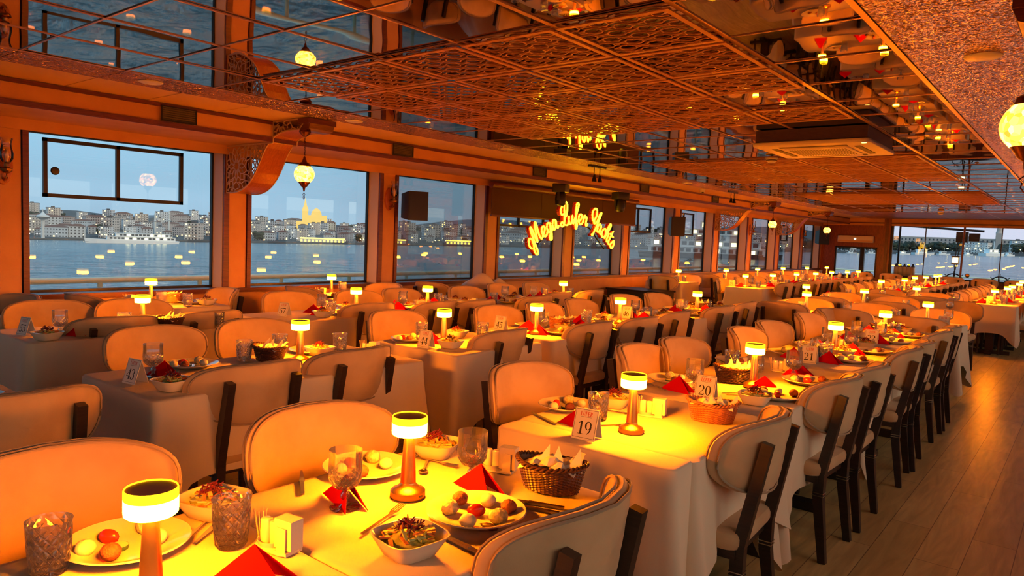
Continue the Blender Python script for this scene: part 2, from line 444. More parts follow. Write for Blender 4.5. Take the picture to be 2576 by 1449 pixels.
# ---- windows on the left: frame, pane, small sliding vent
ks = sorted(PY)
VENT = {0: (2.309, 3.527, 1.653, 2.158), 3: (8.22, 9.55, 1.62, 2.15), 5: (12.15, 13.2, 1.64, 2.13), 6: (14.2, 15.2, 1.64, 2.13), 9: (20.5, 21.6, 1.64, 2.1)}
wn = 0
for k, k2 in zip(ks, ks[1:]):
    y0, y1 = PY[k][1], PY[k2][0]; wn += 1
    mb = MB()
    for a, b, c, d in ((y0, y0 + .02, SILL, WTOP), (y1 - .02, y1, SILL, WTOP), (y0, y1, SILL, SILL + .02), (y0, y1, WTOP - .02, WTOP)): mb.box(GX - .02, GX + .02, a, b, c, d)
    w = struct(mb, 'window_%d' % wn, M['blackmetal'])
    MB().box(GX - .004, GX + .004, y0 + .02, y1 - .02, SILL + .02, WTOP - .02).build('pane', M['pane'], w, False)
    if k in VENT:
        a, b, c, d = VENT[k]; mb = MB(); t = .032; m_ = (a + b) / 2
        for q in ((a, b, d - t, d), (a, b, c, c + t), (a, a + t, c, d), (b - t, b, c, d), (m_ - t / 2, m_ + t / 2, c, d)): mb.box(GX + .004, GX + .035, *q)
        mb.build('vent_frame', M['blackmetal'], w, False)
        if k == 0:
            MB().lathe([(0, 0), (.03, .0), (.036, .012), (.03, .022), (0, .026)], 16).build('knob', M['blackplastic'], w)
            kb = bpy.data.objects['knob']; kb.rotation_euler = (0, PI / 2, 0); kb.location = (GX + .035, a + .085, 1.88)
# ---- right wall (outside the frame, but it lets the evening light in)
mb = MB().box(RX, RX + .3, YB, YE, 0, SILL).box(RX, RX + .3, YB, YE, WTOP, CZ)
for k, (a, b) in PY.items(): mb.box(RX, RX + .24, a, b, SILL, WTOP)
struct(mb, 'wall_right', M['panel'])
MB().box(RX + .2, RX + .206, YB, YE, SILL, WTOP).build('pane', M['pane'], bpy.data.objects['wall_right'], False)
so = struct(MB().box(RX - .81, RX - .79, YB, YE, 2.27, CZ).box(RX - .8, RX, YB, YE, 2.27, 2.30), 'trim_2', M['panel'])
struct(MB().box(WX - .3, RX + .3, YB - .2, YB, 0, 1.0).box(WX - .3, RX + .3, YB - .2, YB, 2.1, CZ).box(-4, -2, YB - .2, YB, 1.0, 2.1), 'wall_back', M['panel'])
# ---- forward bulkhead
mb = MB()
mb.box(-6.9, -6.42, YE, YE + .12, 0, CZ); mb.box(-6.42, -5.24, YE, YE + .12, 0, .66); mb.box(-6.42, -5.24, YE, YE + .12, 1.55, CZ); mb.box(-5.24, -5.05, YE, YE + .12, 0, CZ)
mb.box(-5.05, -4.86, YE - .1, YE + .12, 0, CZ)
mb.box(-4.86, RX, YE, YE + .12, 0, .70)
wf = struct(mb, 'wall_front', M['mahog'])
MB().box(-5.0, -4.92, YE - .115, YE - .1, 0, CZ).box(-6.9, RX, YE - .06, YE, 2.30, 2.34).build('moulding', M['trimwood'], wf, False)
MB().box(-6.9, RX, YE - .05, YE + .12, 2.24, CZ).build('header', M['panel'], wf, False)
mb = MB()
for q in ((-6.44, -6.40, .64, 1.57), (-5.26, -5.22, .64, 1.57), (-6.44, -5.22, 1.53, 1.57), (-6.44, -5.22, .64, .68)): mb.box(q[0], q[1], YE - .01, YE + .05, q[2], q[3])
w = struct(mb, 'window_%d' % (wn + 1), M['blackmetal']); MB().box(-6.4, -5.24, YE + .03, YE + .036, .68, 1.53).build('pane', M['pane'], w, False)
mb = MB().box(-4.86, -4.80, YE - .02, YE + .06, .70, 2.24).box(-4.86, RX, YE - .02, YE + .06, .70, .735)
for x in (-3.94, -2.05): mb.box(x - .012, x + .012, YE + .02, YE + .05, .72, 2.24)
w = struct(mb, 'window_%d' % (wn + 2), M['blackmetal'])
MB().box(-4.80, RX, YE + .04, YE + .046, .72, 2.24).build('pane', M['pane'], w, False)
MB().tube([(-2.99, YE + .02, .0), (-2.96, YE + .02, 2.24)], .028, 10).build('mullion', M['mahog'], w)
kb = MB().lathe([(0, 0), (.05, .01), (.06, .03), (.04, .06), (0, .065)], 14).build('knob', M['brass'], w); kb.rotation_euler = (PI / 2, 0, 0); kb.location = (-2.8, YE + .03, .86)

# ---- vents in the duct face
def vent_grille():
    mb = MB(); mb.box(0, .012, -.15, .15, -.062, .062); mb.use(M['blackmetal'])
    o = MB().box(0, .006, -.15, .15, -.062, .062).build('air_vent', M['ac_dark'], None, False)
    f = MB()
    for q in ((-.15, .15, .052, .062), (-.15, .15, -.062, -.052), (-.15, -.14, -.062, .062), (.14, .15, -.062, .062)): f.box(.006, .016, *q)
    f.build('frame', M['blackmetal'], o, False); s = MB()
    for i in range(6): s.bar((.010, -.14, -.043 + i * .017), (.010, .14, -.043 + i * .017), .012, .003, up=(.5, 0, 1))
    s.build('slat', M['blackplastic'], o, False); return tag(o, cat='air vent')
V = Proto(vent_grille())
for n, (y, w_) in enumerate(((2.985, 'above the first big window'), (5.5, 'above the second window'), (8.03, 'above the start of the brown blind'), (11.02, 'above the end of the brown blind'), (13.97, 'above the seventh window'), (17.2, 'by the second fretwork bracket'))):
    V((SX + .013, y, 2.372), 0, 'dark louvred air vent in the duct ' + w_, 'air vents along the duct')
# ---- recessed speaker discs / downlights in the glitter strip
dl = MB().lathe([(0, 0), (.068, 0), (.078, .004), (.08, .008)], 28, cap=False).build('downlight', M['ac_white'], None); tag(dl, cat='downlight')
DL = Proto(dl)
for x, y, s in ((-5.235, 2.384, 1, ), (-5.27, 4.2, 1), (-5.25, 6.35, 1), (-5.25, 8.6, 1), (-5.25, 11.0, 1), (-.5, 4.25, 1.05), (-.47, 6.1, 1.05)):
    DL((x, y, CZ - .013), 0, 'round cream downlight cover %s' % ('over the aisle' if x > -1 else 'by the windows') + ', %s from the camera' % ('the nearer one' if y in (4.25,) else ('the farther one' if x > -1 else ORD[[2.384, 4.2, 6.35, 8.6, 11.0].index(y) + 1])), 'round downlight covers', s)
# ---- boxed cassette air conditioner
ac = empty('ceiling_air_conditioner', (-1.88, 6.56, 2.325), 0, 'white cassette air conditioner in a dark wooden box hanging from the mirrored ceiling', 'air conditioner')
mb = MB()
for q in ((-.44, .44, -.44, -.42), (-.44, .44, .42, .44), (-.44, -.42, -.42, .42), (.42, .44, -.42, .42)): mb.box(q[0], q[1], q[2], q[3], .02, CZ - 2.325 - .007)
mb.build('box', wood('dark oak boards', (.05, .022, .012), (.03, .012, .008), .4, scale=(2, 12, 12)), ac, False)
MB().rbox(-.465, .465, -.465, .465, -.012, .025, .05).build('panel', M['ac_white'], ac)
mb = MB()
for s in (-1, 1):
    mb.box(s * .33 - .025, s * .33 + .025, -.27, .27, -.016, -.011); mb.box(-.27, .27, s * .33 - .025, s * .33 + .025, -.016, -.011)
mb.build('outlet', M['ac_dark'], ac, False)
MB().rbox(-.26, .26, -.26, .26, -.022, -.012, .03).build('grille', M['ac_white'], ac)
gr = bpy.data.objects['grille']; mb = MB()
for i in range(22): mb.box(-.23 + i * .0212, -.223 + i * .0212, -.2, .2, -.0235, -.0215)
mb.build('grille_slot', M['ac_dark'], gr, False)
MB().rbox(.40, .435, -.44, -.425, -.016, -.01, .004).build('indicator_light', emit('amber indicator', (1, .6, .1), 3), ac)
# ---- split air conditioner on the bulkhead
sp = empty('wall_air_conditioner', (-5.83, YE, 1.8), 0, 'cream split air conditioner on the mahogany bulkhead above the window', 'air conditioner')
MB().rbox(-.52, .52, -.19, 0, -.10, .11, .03).build('body', M['ac_white'], sp)
MB().box(-.50, .50, -.198, -.186, -.085, -.03).build('flap', M['cream'], sp, False)
MB().rbox(-.02, .02, -.2, -.19, -.005, .03, .008).build('display', emit('white display', (1, .9, .75), 6), sp)
# ---- smoke detectors
def detector():
    o = MB().lathe([(0, -.05), (.03, -.05), (.048, -.035), (.05, -.02), (.06, -.012), (.06, 0)], 20).build('smoke_detector', M['ac_white'], None)
    MB().lathe([(.046, -.034), (.052, -.03), (.052, -.024), (.046, -.02)], 20, cap=False).build('sensor_ring', M['ac_dark'], o); return tag(o, cat='smoke detector')
SD = Proto(detector())
SD((-2.82, 7.95, CZ - .014), 0, 'round smoke detector beside the boxed air conditioner', 'smoke detectors', 1.1)
SD((-2.9, 19.7, CZ - .014), 0, 'round smoke detector near the forward windows', 'smoke detectors', 1.2)

# ---- fretwork brackets with hanging mosaic lanterns
def bez(p, n=14):
    p = [Vector((a, b)) for a, b in p]; out = []
    for k in range(n + 1):
        t = k / n; q = p[:]
        while len(q) > 1: q = [q[i] * (1 - t) + q[i + 1] * t for i in range(len(q) - 1)]
        out.append((q[0].x, q[0].y))
    return out
def inside(pt, poly):
    x, y = pt; c = False; n = len(poly)
    for i in range(n):
        x1, y1 = poly[i]; x2, y2 = poly[(i + 1) % n]
        if (y1 > y) != (y2 > y) and x < (x2 - x1) * (y - y1) / (y2 - y1) + x1: c = not c
    return c
def make_bracket():
    # local x from the wall (0) to the tip, z measured from the ceiling; hugs the duct that juts out .81
    t = empty('lantern_bracket', cat='bracket')
    curve = bez([(.03, -.66), (.42, -.68), (.52, -.50), (.66, -.30)], 10) + bez([(.66, -.30), (.82, -.09), (1.0, -.10), (1.24, -.10)], 10)[1:]
    outline = [(0.012, -.2), (.012, -.66)] + curve + [(1.34, -.01), (.825, -.01), (.825, -.2)]
    for s in (-1, 1):
        mb = MB()
        def seg(a, b, w=.009):
            n = max(1, int(math.dist(a, b) / .02))
            for k in range(n):
                p = (a[0] + (b[0] - a[0]) * k / n, a[1] + (b[1] - a[1]) * k / n); q = (a[0] + (b[0] - a[0]) * (k + 1) / n, a[1] + (b[1] - a[1]) * (k + 1) / n)
                if inside(p, outline) and inside(q, outline): mb.bar((p[0], s * .13, p[1]), (q[0], s * .13, q[1]), .006, w, up=(0, 0, 1) if abs(p[1] - q[1]) < abs(p[0] - q[0]) else (1, 0, 0))
        for cx, cz in ((.20, -.40), (.95, -.03), (.52, -.18), (.0, -.68), (.48, -.62)):
            n = 12
            for k in range(n):
                a0 = 2 * PI * k / n; a1 = 2 * PI * (k + .5) / n; a2 = 2 * PI * (k + 1) / n
                P_ = lambda r, a: (cx + r * math.cos(a), cz + r * math.sin(a))
                seg(P_(.035, a0), P_(.10, a1)); seg(P_(.10, a1), P_(.035, a2)); seg(P_(.10, a1), P_(.15, a0)); seg(P_(.10, a1), P_(.15, a2))
                seg(P_(.15, a0), P_(.19, a1)); seg(P_(.19, a1), P_(.15, a2)); seg(P_(.19, a1), P_(.25, a1))
        for a, b in zip(outline, outline[1:] + outline[:1]): mb.bar((a[0], s * .13, a[1]), (b[0], s * .13, b[1]), .008, .012, up=(0, 0, 1) if abs(a[1] - b[1]) < abs(a[0] - b[0]) else (1, 0, 0))
        mb.build('fretwork', M['fret'], t, False)
    mb = MB(); n = len(curve)
    for i in range(n - 1):
        a, b = curve[i], curve[i + 1]
        mb.quad((a[0], -.135, a[1]), (a[0], .135, a[1]), (b[0], .135, b[1]), (b[0], -.135, b[1]))
        mb.quad((a[0], -.135, a[1] + .008), (b[0], -.135, b[1] + .008), (b[0], .135, b[1] + .008), (a[0], .135, a[1] + .008))
    mb.build('soffit', M['bracketwood'], t)
    MB().box(1.24, 1.40, -.15, .15, -.055, -.01).prism([(1.24, -.055), (1.40, -.055), (1.38, -.10), (1.34, -.115), (1.24, -.115)], -.13, .13).build('end_block', M['trimwood'], t, False)
    return t
def make_lantern():
    t = empty('mosaic_lantern', cat='pendant lamp')
    MB().lathe([(.05, 0), (.052, -.012), (.04, -.03), (.012, -.055), (0, -.056)], 18).build('canopy', M['darkbrass'], t)
    mb = MB()
    for i in range(9):
        z = -.055 - i * .019; c = [(.006 * math.cos(a) * (i % 2), .006 * math.cos(a) * (1 - i % 2), z - .012 * math.sin(a) - .009) for a in [2 * PI * k / 8 for k in range(8)]]
        mb.tube(c, .0022, 5, closed=True)
    mb.build('chain', M['darkbrass'], t)
    MB().lathe([(0, -.225), (.008, -.228), (.012, -.245), (.02, -.265), (.022, -.275), (.045, -.288), (.05, -.305), (.062, -.315)], 20, cap=False).build('cap', M['darkbrass'], t)
    prof = [(.055 if k in (0, 12) else .088 * math.cos(-PI / 2 * .62 + PI * .62 * k / 12) + .001, -.385 - .085 * math.sin(-PI / 2 * .62 + PI * .62 * k / 12)) for k in range(13)]
    MB().lathe(prof, 28, cap=False).build('globe', M['globe'], t)
    MB().lathe([(.056, -.448), (.05, -.46), (.038, -.475), (.03, -.49), (.012, -.505), (.008, -.53), (.003, -.54), (0, -.55)], 20, cap=False).build('base_cap', M['darkbrass'], t)
    mb = MB()
    for s in (-1, 1): mb.tube([(0, 0, -.55), (s * .018, 0, -.565), (s * .008, 0, -.578), (s * .012, 0, -.592), (0, 0, -.61)], .0025, 5)
    mb.build('finial', M['darkbrass'], t)
    return t
BR = Proto(make_bracket()); LN = Proto(make_lantern())
for n, (y, l) in enumerate(((4.006, 'nearest'), (16.04, 'second'), (20.2, 'farthest'))):
    BR((WX, y, CZ), 0, '%s curved fretwork bracket on the window wall, cherry veneer underside' % l, 'curved brackets on the window wall')
    LN((-5.56, y - .12 if n == 0 else y - .05, CZ - .118), 0, 'glowing mosaic glass lantern hanging from the %s bracket' % l, 'mosaic glass lanterns')
BR((RX, 3.45, CZ), PI, 'dark curved fretwork bracket cut by the top right corner', 'curved brackets')
LN((-.235, 3.50, CZ - .02), 0, 'large mosaic glass lantern cut by the right edge of the photo', 'mosaic glass lanterns', 1.16)

# ---- hurricane sconces on the posts
def make_sconce():
    t = empty('wall_sconce', cat='wall lamp')
    MB().lathe([(0, 0), (.085, 0), (.08, .015), (.05, .022), (0, .024)], 24, sx=1.7, sy=.85).build('backplate', M['bracketwood'], t)
    bp = bpy.data.objects['backplate']; bp.rotation_euler = (0, PI / 2, 0)
    MB().tube([(.01, 0, -.09), (.05, 0, -.11), (.09, 0, -.09), (.095, 0, -.05)], .011, 8).lathe([(0, -.06), (.02, -.055), (.04, -.035), (.043, -.02), (.02, -.005), (.018, .02), (.028, .03)], 18, c=(.095, 0, 0)).tube([(.02, 0, -.02), (.05, 0, -.02)], .012, 8).build('arm', M['brass'], t)
    MB().lathe([(.028, .03), (.046, .06), (.048, .10), (.036, .15), (.034, .18), (.046, .225)], 22, c=(.095, 0, 0), cap=False).build('glass_chimney', M['clearglass'], t)
    MB().lathe([(.010, .03), (.012, .05), (.018, .075), (.016, .10), (.006, .13), (0, .135)], 12, c=(.095, 0, 0)).build('bulb', mat('frosted bulb', (.75, .55, .42), .3), t)
    return t
SC = Proto(make_sconce())
for k, w_ in ((0, 'at the left edge of the photo'), (2, 'behind the black speaker nearest the camera'), (6, 'behind the second black speaker'), (8, 'between the two far brackets'), (10, 'by the farthest lantern')):
    a, b = PY[k]; SC((WX + .005, (a + b) / 2 - (.03 if k == 0 else 0), 1.87), 0, 'brass wall sconce with a clear glass chimney ' + w_, 'hurricane sconces on the posts')
# ---- loudspeakers
def make_speaker():
    t = empty('loudspeaker', cat='speaker')
    MB().prism([(0, -.15), (.24, -.18), (.24, .18), (0, .15)], -.13, .13).build('cabinet', M['blackplastic'], t, False)
    MB().box(.24, .246, -.12, .12, -.17, .17).build('grille', M['blackmetal'], t, False)
    MB().bar((-.06, 0, 0), (.02, 0, 0), .04, .04).build('mount', M['blackmetal'], t, False)
    return t
SPK = Proto(make_speaker())
SPK((WX + .09, 6.33, 1.80), -.35, 'black loudspeaker beside the third post, in front of the third window', 'black loudspeakers')
SPK((WX + .09, 13.75, 1.80), -.9, 'black loudspeaker between the sixth and seventh windows', 'black loudspeakers', 1.1)
SPK((WX + .09, 23.9, 1.82), -.9, 'black loudspeaker in the far corner behind the farthest lantern', 'black loudspeakers', 1.25)
# ---- stage lights, track spots, camera
def make_head():
    t = empty('stage_light', cat='stage light')
    MB().rbox(-.10, .10, -.12, .12, -.12, 0, .02).build('base', M['blackplastic'], t)
    MB().box(-.02, .02, -.11, -.09, -.24, -.11).box(-.02, .02, .09, .11, -.24, -.11).build('yoke', M['blackplastic'], t, False)
    MB().lathe([(.05, -.10), (.075, -.08), (.085, 0), (.075, .08), (.06, .10)], 18, c=(0, 0, -.22)).build('head', M['blackmetal'], t)
    return t
HD = Proto(make_head())
HD((-6.2, 8.78, CZ + -.19), .3, 'black moving head stage light above the left end of the blind', 'moving head stage lights')
HD((-6.2, 10.5, CZ - .19), -.4, 'black moving head stage light above the right end of the blind', 'moving head stage lights')
def make_track():
    t = empty('track_spotlight', cat='spotlight')
    MB().box(-.02, .02, -.2, .2, -.025, 0).build('track', M['blackmetal'], t, False)
    for s in (-1, 1):
        MB().tube([(0, s * .07, -.02), (0, s * .07, -.12)], .006, 6).lathe([(.012, 0), (.035, -.09), (.033, -.09), (.01, 0)], 14, c=(.0, s * .07 + .01, -.12)).build('spot_head', M['blackmetal'], t)
    return t
TR = Proto(make_track())
TR((-5.25, 8.25, CZ - .004), 0, 'black double track spotlight under the glitter strip before the sign', 'double track spotlights')
TR((-5.25, 12.9, CZ - .004), 0, 'small black double track spotlight beside the round camera', 'double track spotlights')
cm = MB().lathe([(0, -.07), (.03, -.065), (.045, -.04), (.045, -.02), (.055, 0)], 18).build('security_camera', M['ac_white'], None)
cm.location = (-5.6, 12.35, CZ - .001); tag(cm, 'small round white security camera under the ceiling past the sign', 'camera')
MB().lathe([(0, -.012), (.018, -.01), (.022, 0)], 14, c=(.02, -.02, -.055)).build('lens', M['blackplastic'], cm)

# ---- blind and the neon sign
bl = empty('roller_blind', (-6.70, 0, 0), 0, 'long dark brown roller blind behind the yellow sign', 'blind')
mb = MB()
for a, b in ((7.80, 8.98), (8.99, 10.75), (10.76, 11.93)): mb.box(-.004, .004, a, b, 1.77, 2.17)
mb.build('fabric', M['blind'], bl, False)
MB().tube([(0, 7.78, 2.19), (0, 11.98, 2.19)], .045, 14).build('roller_tube', M['trimwood'], bl)
MB().box(-.012, .012, 7.8, 11.93, 1.745, 1.77).build('bottom_bar', M['trimwood'], bl, False)

GLY = {
 'M': [[(-.10, .10), (-.16, .34), (-.02, .62), (.12, .50), (.10, .18), (-.02, -.10), (.03, -.38), (.16, -.34), (.20, .10), (.26, .95), (.34, .98), (.36, .40), (.40, .12), (.50, .60), (.60, 1.0), (.68, .98), (.64, .40), (.70, .08), (.84, .10)]],
 'e': [[(0, .16), (.16, .24), (.30, .44), (.22, .60), (.06, .50), (.04, .22), (.16, .02), (.34, .06), (.44, .18)]],
 'g': [[(.30, .52), (.14, .58), (.02, .36), (.08, .08), (.24, .12), (.32, .50), (.30, .0), (.22, -.36), (.06, -.34), (.10, -.16), (.34, .04), (.46, .14)]],
 'a': [[(.30, .50), (.14, .56), (.02, .34), (.06, .06), (.22, .10), (.32, .48), (.32, .14), (.42, .04), (.50, .14)]],
 'L': [[(.18, .62), (.30, .44), (.42, .60), (.48, 1.0), (.38, 1.2), (.26, 1.0), (.24, .5), (.16, .08), (.0, .0), (-.10, .10), (.02, .22), (.20, .06), (.42, .0), (.56, .14)], [(.10, 1.0), (-.02, .82), (.04, .60), (.16, .62)]],
 'u': [[(.02, .50), (.02, .18), (.12, .02), (.26, .14), (.32, .50), (.32, .14), (.40, .04), (.48, .14)]],
 'f': [[(-.02, .16), (.16, .50), (.34, 1.0), (.30, 1.2), (.18, 1.08), (.16, .50), (.14, -.10), (.20, -.26), (.28, -.06), (.22, .16), (.38, .20)]],
 'r': [[(.0, .14), (.10, .58), (.16, .46), (.32, .50), (.28, .14), (.36, .02), (.46, .16)]],
 'Y': [[(.30, .42), (.12, .50), (.02, .84), (.16, 1.14), (.34, 1.08), (.36, .76), (.26, .50), (.30, .34), (.50, .52), (.60, 1.0), (.70, 1.1), (.62, .60), (.50, .12), (.36, -.30), (.26, -.26)], [(.56, .30), (.70, .20)]],
 'c': [[(.32, .46), (.20, .58), (.04, .40), (.04, .12), (.18, .0), (.34, .12)]],
 'h': [[(.0, .14), (.16, .60), (.24, 1.0), (.16, 1.12), (.08, .90), (.04, .04), (.14, .46), (.28, .50), (.28, .14), (.36, .02), (.44, .12)]],
 't': [[(.12, .95), (.06, .20), (.14, .02), (.28, .12)], [(-.06, .62), (.30, .66)]],
 's': [[(.0, .14), (.16, .54), (.30, .26), (.22, .02), (.04, .08)]],
}
ADV = {'M': .86, 'e': .42, 'g': .46, 'a': .50, 'L': .56, 'u': .46, 'f': .36, 'r': .44, 'Y': .66, 'c': .34, 'h': .44, 't': .30, 's': .36, ' ': .30}
def smooth(pts, n=5):
    out = []
    P_ = [pts[0]] + list(pts) + [pts[-1]]
    for i in range(1, len(P_) - 2):
        p0, p1, p2, p3 = [Vector(q) for q in P_[i - 1:i + 3]]
        for k in range(n):
            t = k / n; out.append(.5 * ((2 * p1) + (-p0 + p2) * t + (2 * p0 - 5 * p1 + 4 * p2 - p3) * t * t + (-p0 + 3 * p1 - 3 * p2 + p3) * t ** 3))
    out.append(Vector(P_[-1])); return out
sg = empty('neon_sign', (-6.42, 9.58, 1.30), 0, 'glowing yellow Mega Lufer Yachts script sign arching in front of the blind', 'sign')
txt = 'Mega Lufer Yachts'; tot = sum(ADV[c] for c in txt); SZ = .305; Rr = 1.72; pos = 0.0
for ch in txt:
    w_ = ADV[ch]
    if ch != ' ':
        u = (pos + w_ / 2 - tot / 2); ang = u * SZ / Rr * 1.02
        face, side = MB(), MB()
        k_ = SZ * (1.0 if ch not in 'MLY' else 1.08)
        for st in GLY[ch]:
            pts = []
            for q in smooth(st):
                lx = (q.x - w_ / 2) * k_; ly = q.y * k_ * .92
                rr = Rr + ly; a2 = ang + lx / Rr
                pts.append((rr * math.sin(a2), rr * math.cos(a2)))
            yz = [(a, b + .40 - Rr) for a, b in pts]
            face.tube([(0, a, b) for a, b in yz], .0122, 7, r2=1.0)
            side.tube([(-.03, a, b) for a, b in yz], .0165, 6); side.tube([(-.065, a, b) for a, b in yz], .0165, 6)
        lt = face.build('letter', M['neon'], sg); side.build('letter_side', M['neon_side'], lt)
        lt['label'] = 'yellow glowing script letter %s' % ch
    pos += w_
MB().tube([(-.10, -1.0, .0), (-.10, -.5, .32), (-.10, 0, .45), (-.10, .5, .36), (-.10, 1.0, .02)], .012, 6).build('support_rail', M['blackmetal'], sg)
MB().tube([(-.10, 0, .45), (-.27, 0, .47)], .012, 6).build('mount', M['blackmetal'], sg)
# ================================================================== FURNITURE
CH = .872
def make_chair():
    t = empty('dining_chair', cat='chair')
    MB().rbox(-.21, .23, -.225, .225, .405, .475, .06, 6).build('seat', M['velvet'], t)
    MB().box(-.19, .20, -.20, .20, .375, .41).build('seat_rail', M['blackwood'], t, False)
    # curved pad: flat-ish top, half-oval bottom, wrapping forward at the sides
    W_, zt, zb, zc = .298, CH, .590, .742
    def rim(a, s):
        c, q = math.cos(a), math.sin(a)
        if q >= 0: e = 2 / 3.4; y = W_ * abs(c) ** e * (1 if c >= 0 else -1); z = (zt - zc) * q ** e
        else: e = 2 / 2.25; y = W_ * abs(c) ** e * (1 if c >= 0 else -1); z = -(zc - zb) * abs(q) ** e
        return y * s, z * s
    def X(y, z): return -.235 + 1.65 * y * y - .14 * (z - .6)
    mb = MB(); n = 40; R_ = [0, .35, .62, .82, .93, .985, 1.0]
    layers = []
    for s in R_:
        th = .026 * math.sqrt(max(0, 1 - s ** 8)) + .0005
        for sd in (1, -1):
            row = []
            for k in range(n):
                y, z = rim(2 * PI * k / n, s); z += zc; row.append(mb.P((X(y, z) + sd * th, y, z)))
            layers.append((s, sd, row))
    for sd in (1, -1):
        rows = [r for s, d, r in layers if d == sd]
        for a, b in zip(rows, rows[1:]):
            for k in range(n): mb.F([a[k], a[(k + 1) % n], b[(k + 1) % n], b[k]])
    a, b = layers[-2][2], layers[-1][2]
    for k in range(n): mb.F([a[k], b[k], b[(k + 1) % n], a[(k + 1) % n]])
    bk = mb.build('backrest', M['velvet'], t, ang=80)
    mb = MB()
    for sd in (1, -1):
        pts = []
        for k in range(n):
            y, z = rim(2 * PI * k / n, .965); z += zc; pts.append((X(y, z) + sd * .0215, y, z))
        mb.tube(pts, .0042, 5, closed=True)
    mb.build('piping', M['piping'], bk)
    for s in (-1, 1):
        mb = MB().use(M['blackwood']); mb.lathe([(.013, 0), (.015, .02), (.022, .38), (.022, .40)], 12, c=(.19, s * .18, 0))
        mb.use(M['steel']); mb.lathe([(.0215, .325), (.0225, .33), (.0215, .335)], 12, c=(.19, s * .18, 0), cap=False).lathe([(.0217, .345), (.0227, .35), (.0217, .355)], 12, c=(.19, s * .18, 0), cap=False)
        mb.build('leg', None, t)
    for s in (-1, 1):
        mb = MB().use(M['blackwood'])
        mb.bar((-.235, s * .185, 0), (-.195, s * .175, .30), .030, .034, .040, .046, up=(1, 0, 0)); mb.bar((-.195, s * .175, .30), (-.195, s * .172, .43), .040, .046, .040, .048, up=(1, 0, 0))
        mb.use(M['steel']); mb.box(-.221, -.169, s * .175 - .0225, s * .175 + .0225, .315, .319); mb.box(-.221, -.169, s * .175 - .0225, s * .175 + .0225, .328, .332)
        mb.build('leg', None, t, False)
        MB().bar((-.197, s * .175, .42), (-.272, s * .168, CH - .07), .040, .044, .034, .038, up=(1, 0, 0)).build('back_post', M['blackwood'], t, False)
    return t
CHAIR = Proto(make_chair())
CN = [0]
def chair(x, y, face, label, group, jx=None):
    # (x, y) is the top centre of the backrest; face = heading of the seat
    a = {'+x': 0, '-x': PI, '+y': PI / 2, '-y': -PI / 2}[face]
    rj = random.Random(int(x * 977 + y * 131)); a += rj.uniform(-.07, .07) if jx is None else jx
    off = .272; ox, oy = x + off * math.cos(a), y + off * math.sin(a)
    return CHAIR((ox, oy, 0), a, label, group)

def cloth(w, l, name, drop, seed, corner=.17, top=.752, thick=.0, lift=0.0):
    """draped rectangular cloth, w across x, l along y, centred at the origin"""
    rd = random.Random(seed); mb = MB(); cr = .03; n_c = 7
    loop = []
    def side(x0, y0, x1, y1, n):
        for k in range(n): loop.append((x0 + (x1 - x0) * k / n, y0 + (y1 - y0) * k / n))
    hw, hl = w / 2, l / 2; ns, nl = 14, max(14, int(l / .06))
    side(-hw + cr, -hl, hw - cr, -hl, ns)
    for k in range(n_c): a = -PI / 2 + PI / 2 * k / n_c; loop.append((hw - cr + cr * math.cos(a), -hl + cr + cr * math.sin(a)))
    side(hw, -hl + cr, hw, hl - cr, nl)
    for k in range(n_c): a = PI / 2 * k / n_c; loop.append((hw - cr + cr * math.cos(a), hl - cr + cr * math.sin(a)))
    side(hw - cr, hl, -hw + cr, hl, ns)
    for k in range(n_c): a = PI / 2 + PI / 2 * k / n_c; loop.append((-hw + cr + cr * math.cos(a), hl - cr + cr * math.sin(a)))
    side(-hw, hl - cr, -hw, -hl + cr, nl)
    for k in range(n_c): a = PI + PI / 2 * k / n_c; loop.append((-hw + cr + cr * math.cos(a), -hl + cr + cr * math.sin(a)))
    n = len(loop); s = [0]
    for a, b in zip(loop, loop[1:]): s.append(s[-1] + math.dist(a, b))
    corners = [(hw, -hl), (hw, hl), (-hw, hl), (-hw, -hl)]
    ph = [rd.uniform(0, 6) for _ in range(4)]
    rows = []; inner = []
    for k, (x, y) in enumerate(loop): inner.append(mb.P((x * .96, y * (1 - .04 * w / l), top)))
    rows.append([mb.P((x, y, top - .001)) for x, y in loop])
    V_ = 9
    for v in range(1, V_ + 1):
        row = []
        for k, (x, y) in enumerate(loop):
            dc = min(math.dist((x, y), c) for c in corners); ci = min(range(4), key=lambda q: math.dist((x, y), corners[q]))
            g = math.exp(-(dc / .11) ** 2); t = v / V_
            a, b = loop[k - 1], loop[(k + 1) % n]; nx, ny = (b[1] - a[1]), -(b[0] - a[0]); q = math.hypot(nx, ny); nx, ny = nx / q, ny / q
            if dc < .05:
                c = corners[ci]; d = math.hypot(*c); nx, ny = (nx + (1 if c[0] > 0 else -1) * .7), (ny + (1 if c[1] > 0 else -1) * .7); q = math.hypot(nx, ny); nx, ny = nx / q, ny / q
            f = .5 * math.sin(s[k] * 9 + ph[0]) + .35 * math.sin(s[k] * 17 + ph[1])
            out = .004 + t * (.016 + .013 * f) + g * t * (.055 + .03 * math.sin(s[k] * 60 + ph[2])) + lift
            dr = (drop + corner * math.exp(-(dc / .10) ** 1.6) + .01 * math.sin(s[k] * 5 + ph[3])) * t
            z = top - dr if v > 1 else top - .008
            row.append(mb.P((x + nx * out, y + ny * out, z)))
        rows.append(row)
    for a, b in zip(rows, rows[1:]):
        for k in range(n): mb.F([a[k], b[k], b[(k + 1) % n], a[(k + 1) % n]])
    for k in range(n): mb.F([inner[k], rows[0][k], rows[0][(k + 1) % n], inner[(k + 1) % n]])
    mb.F(inner)
    return mb.mesh(name, M['linen'], True, 60)

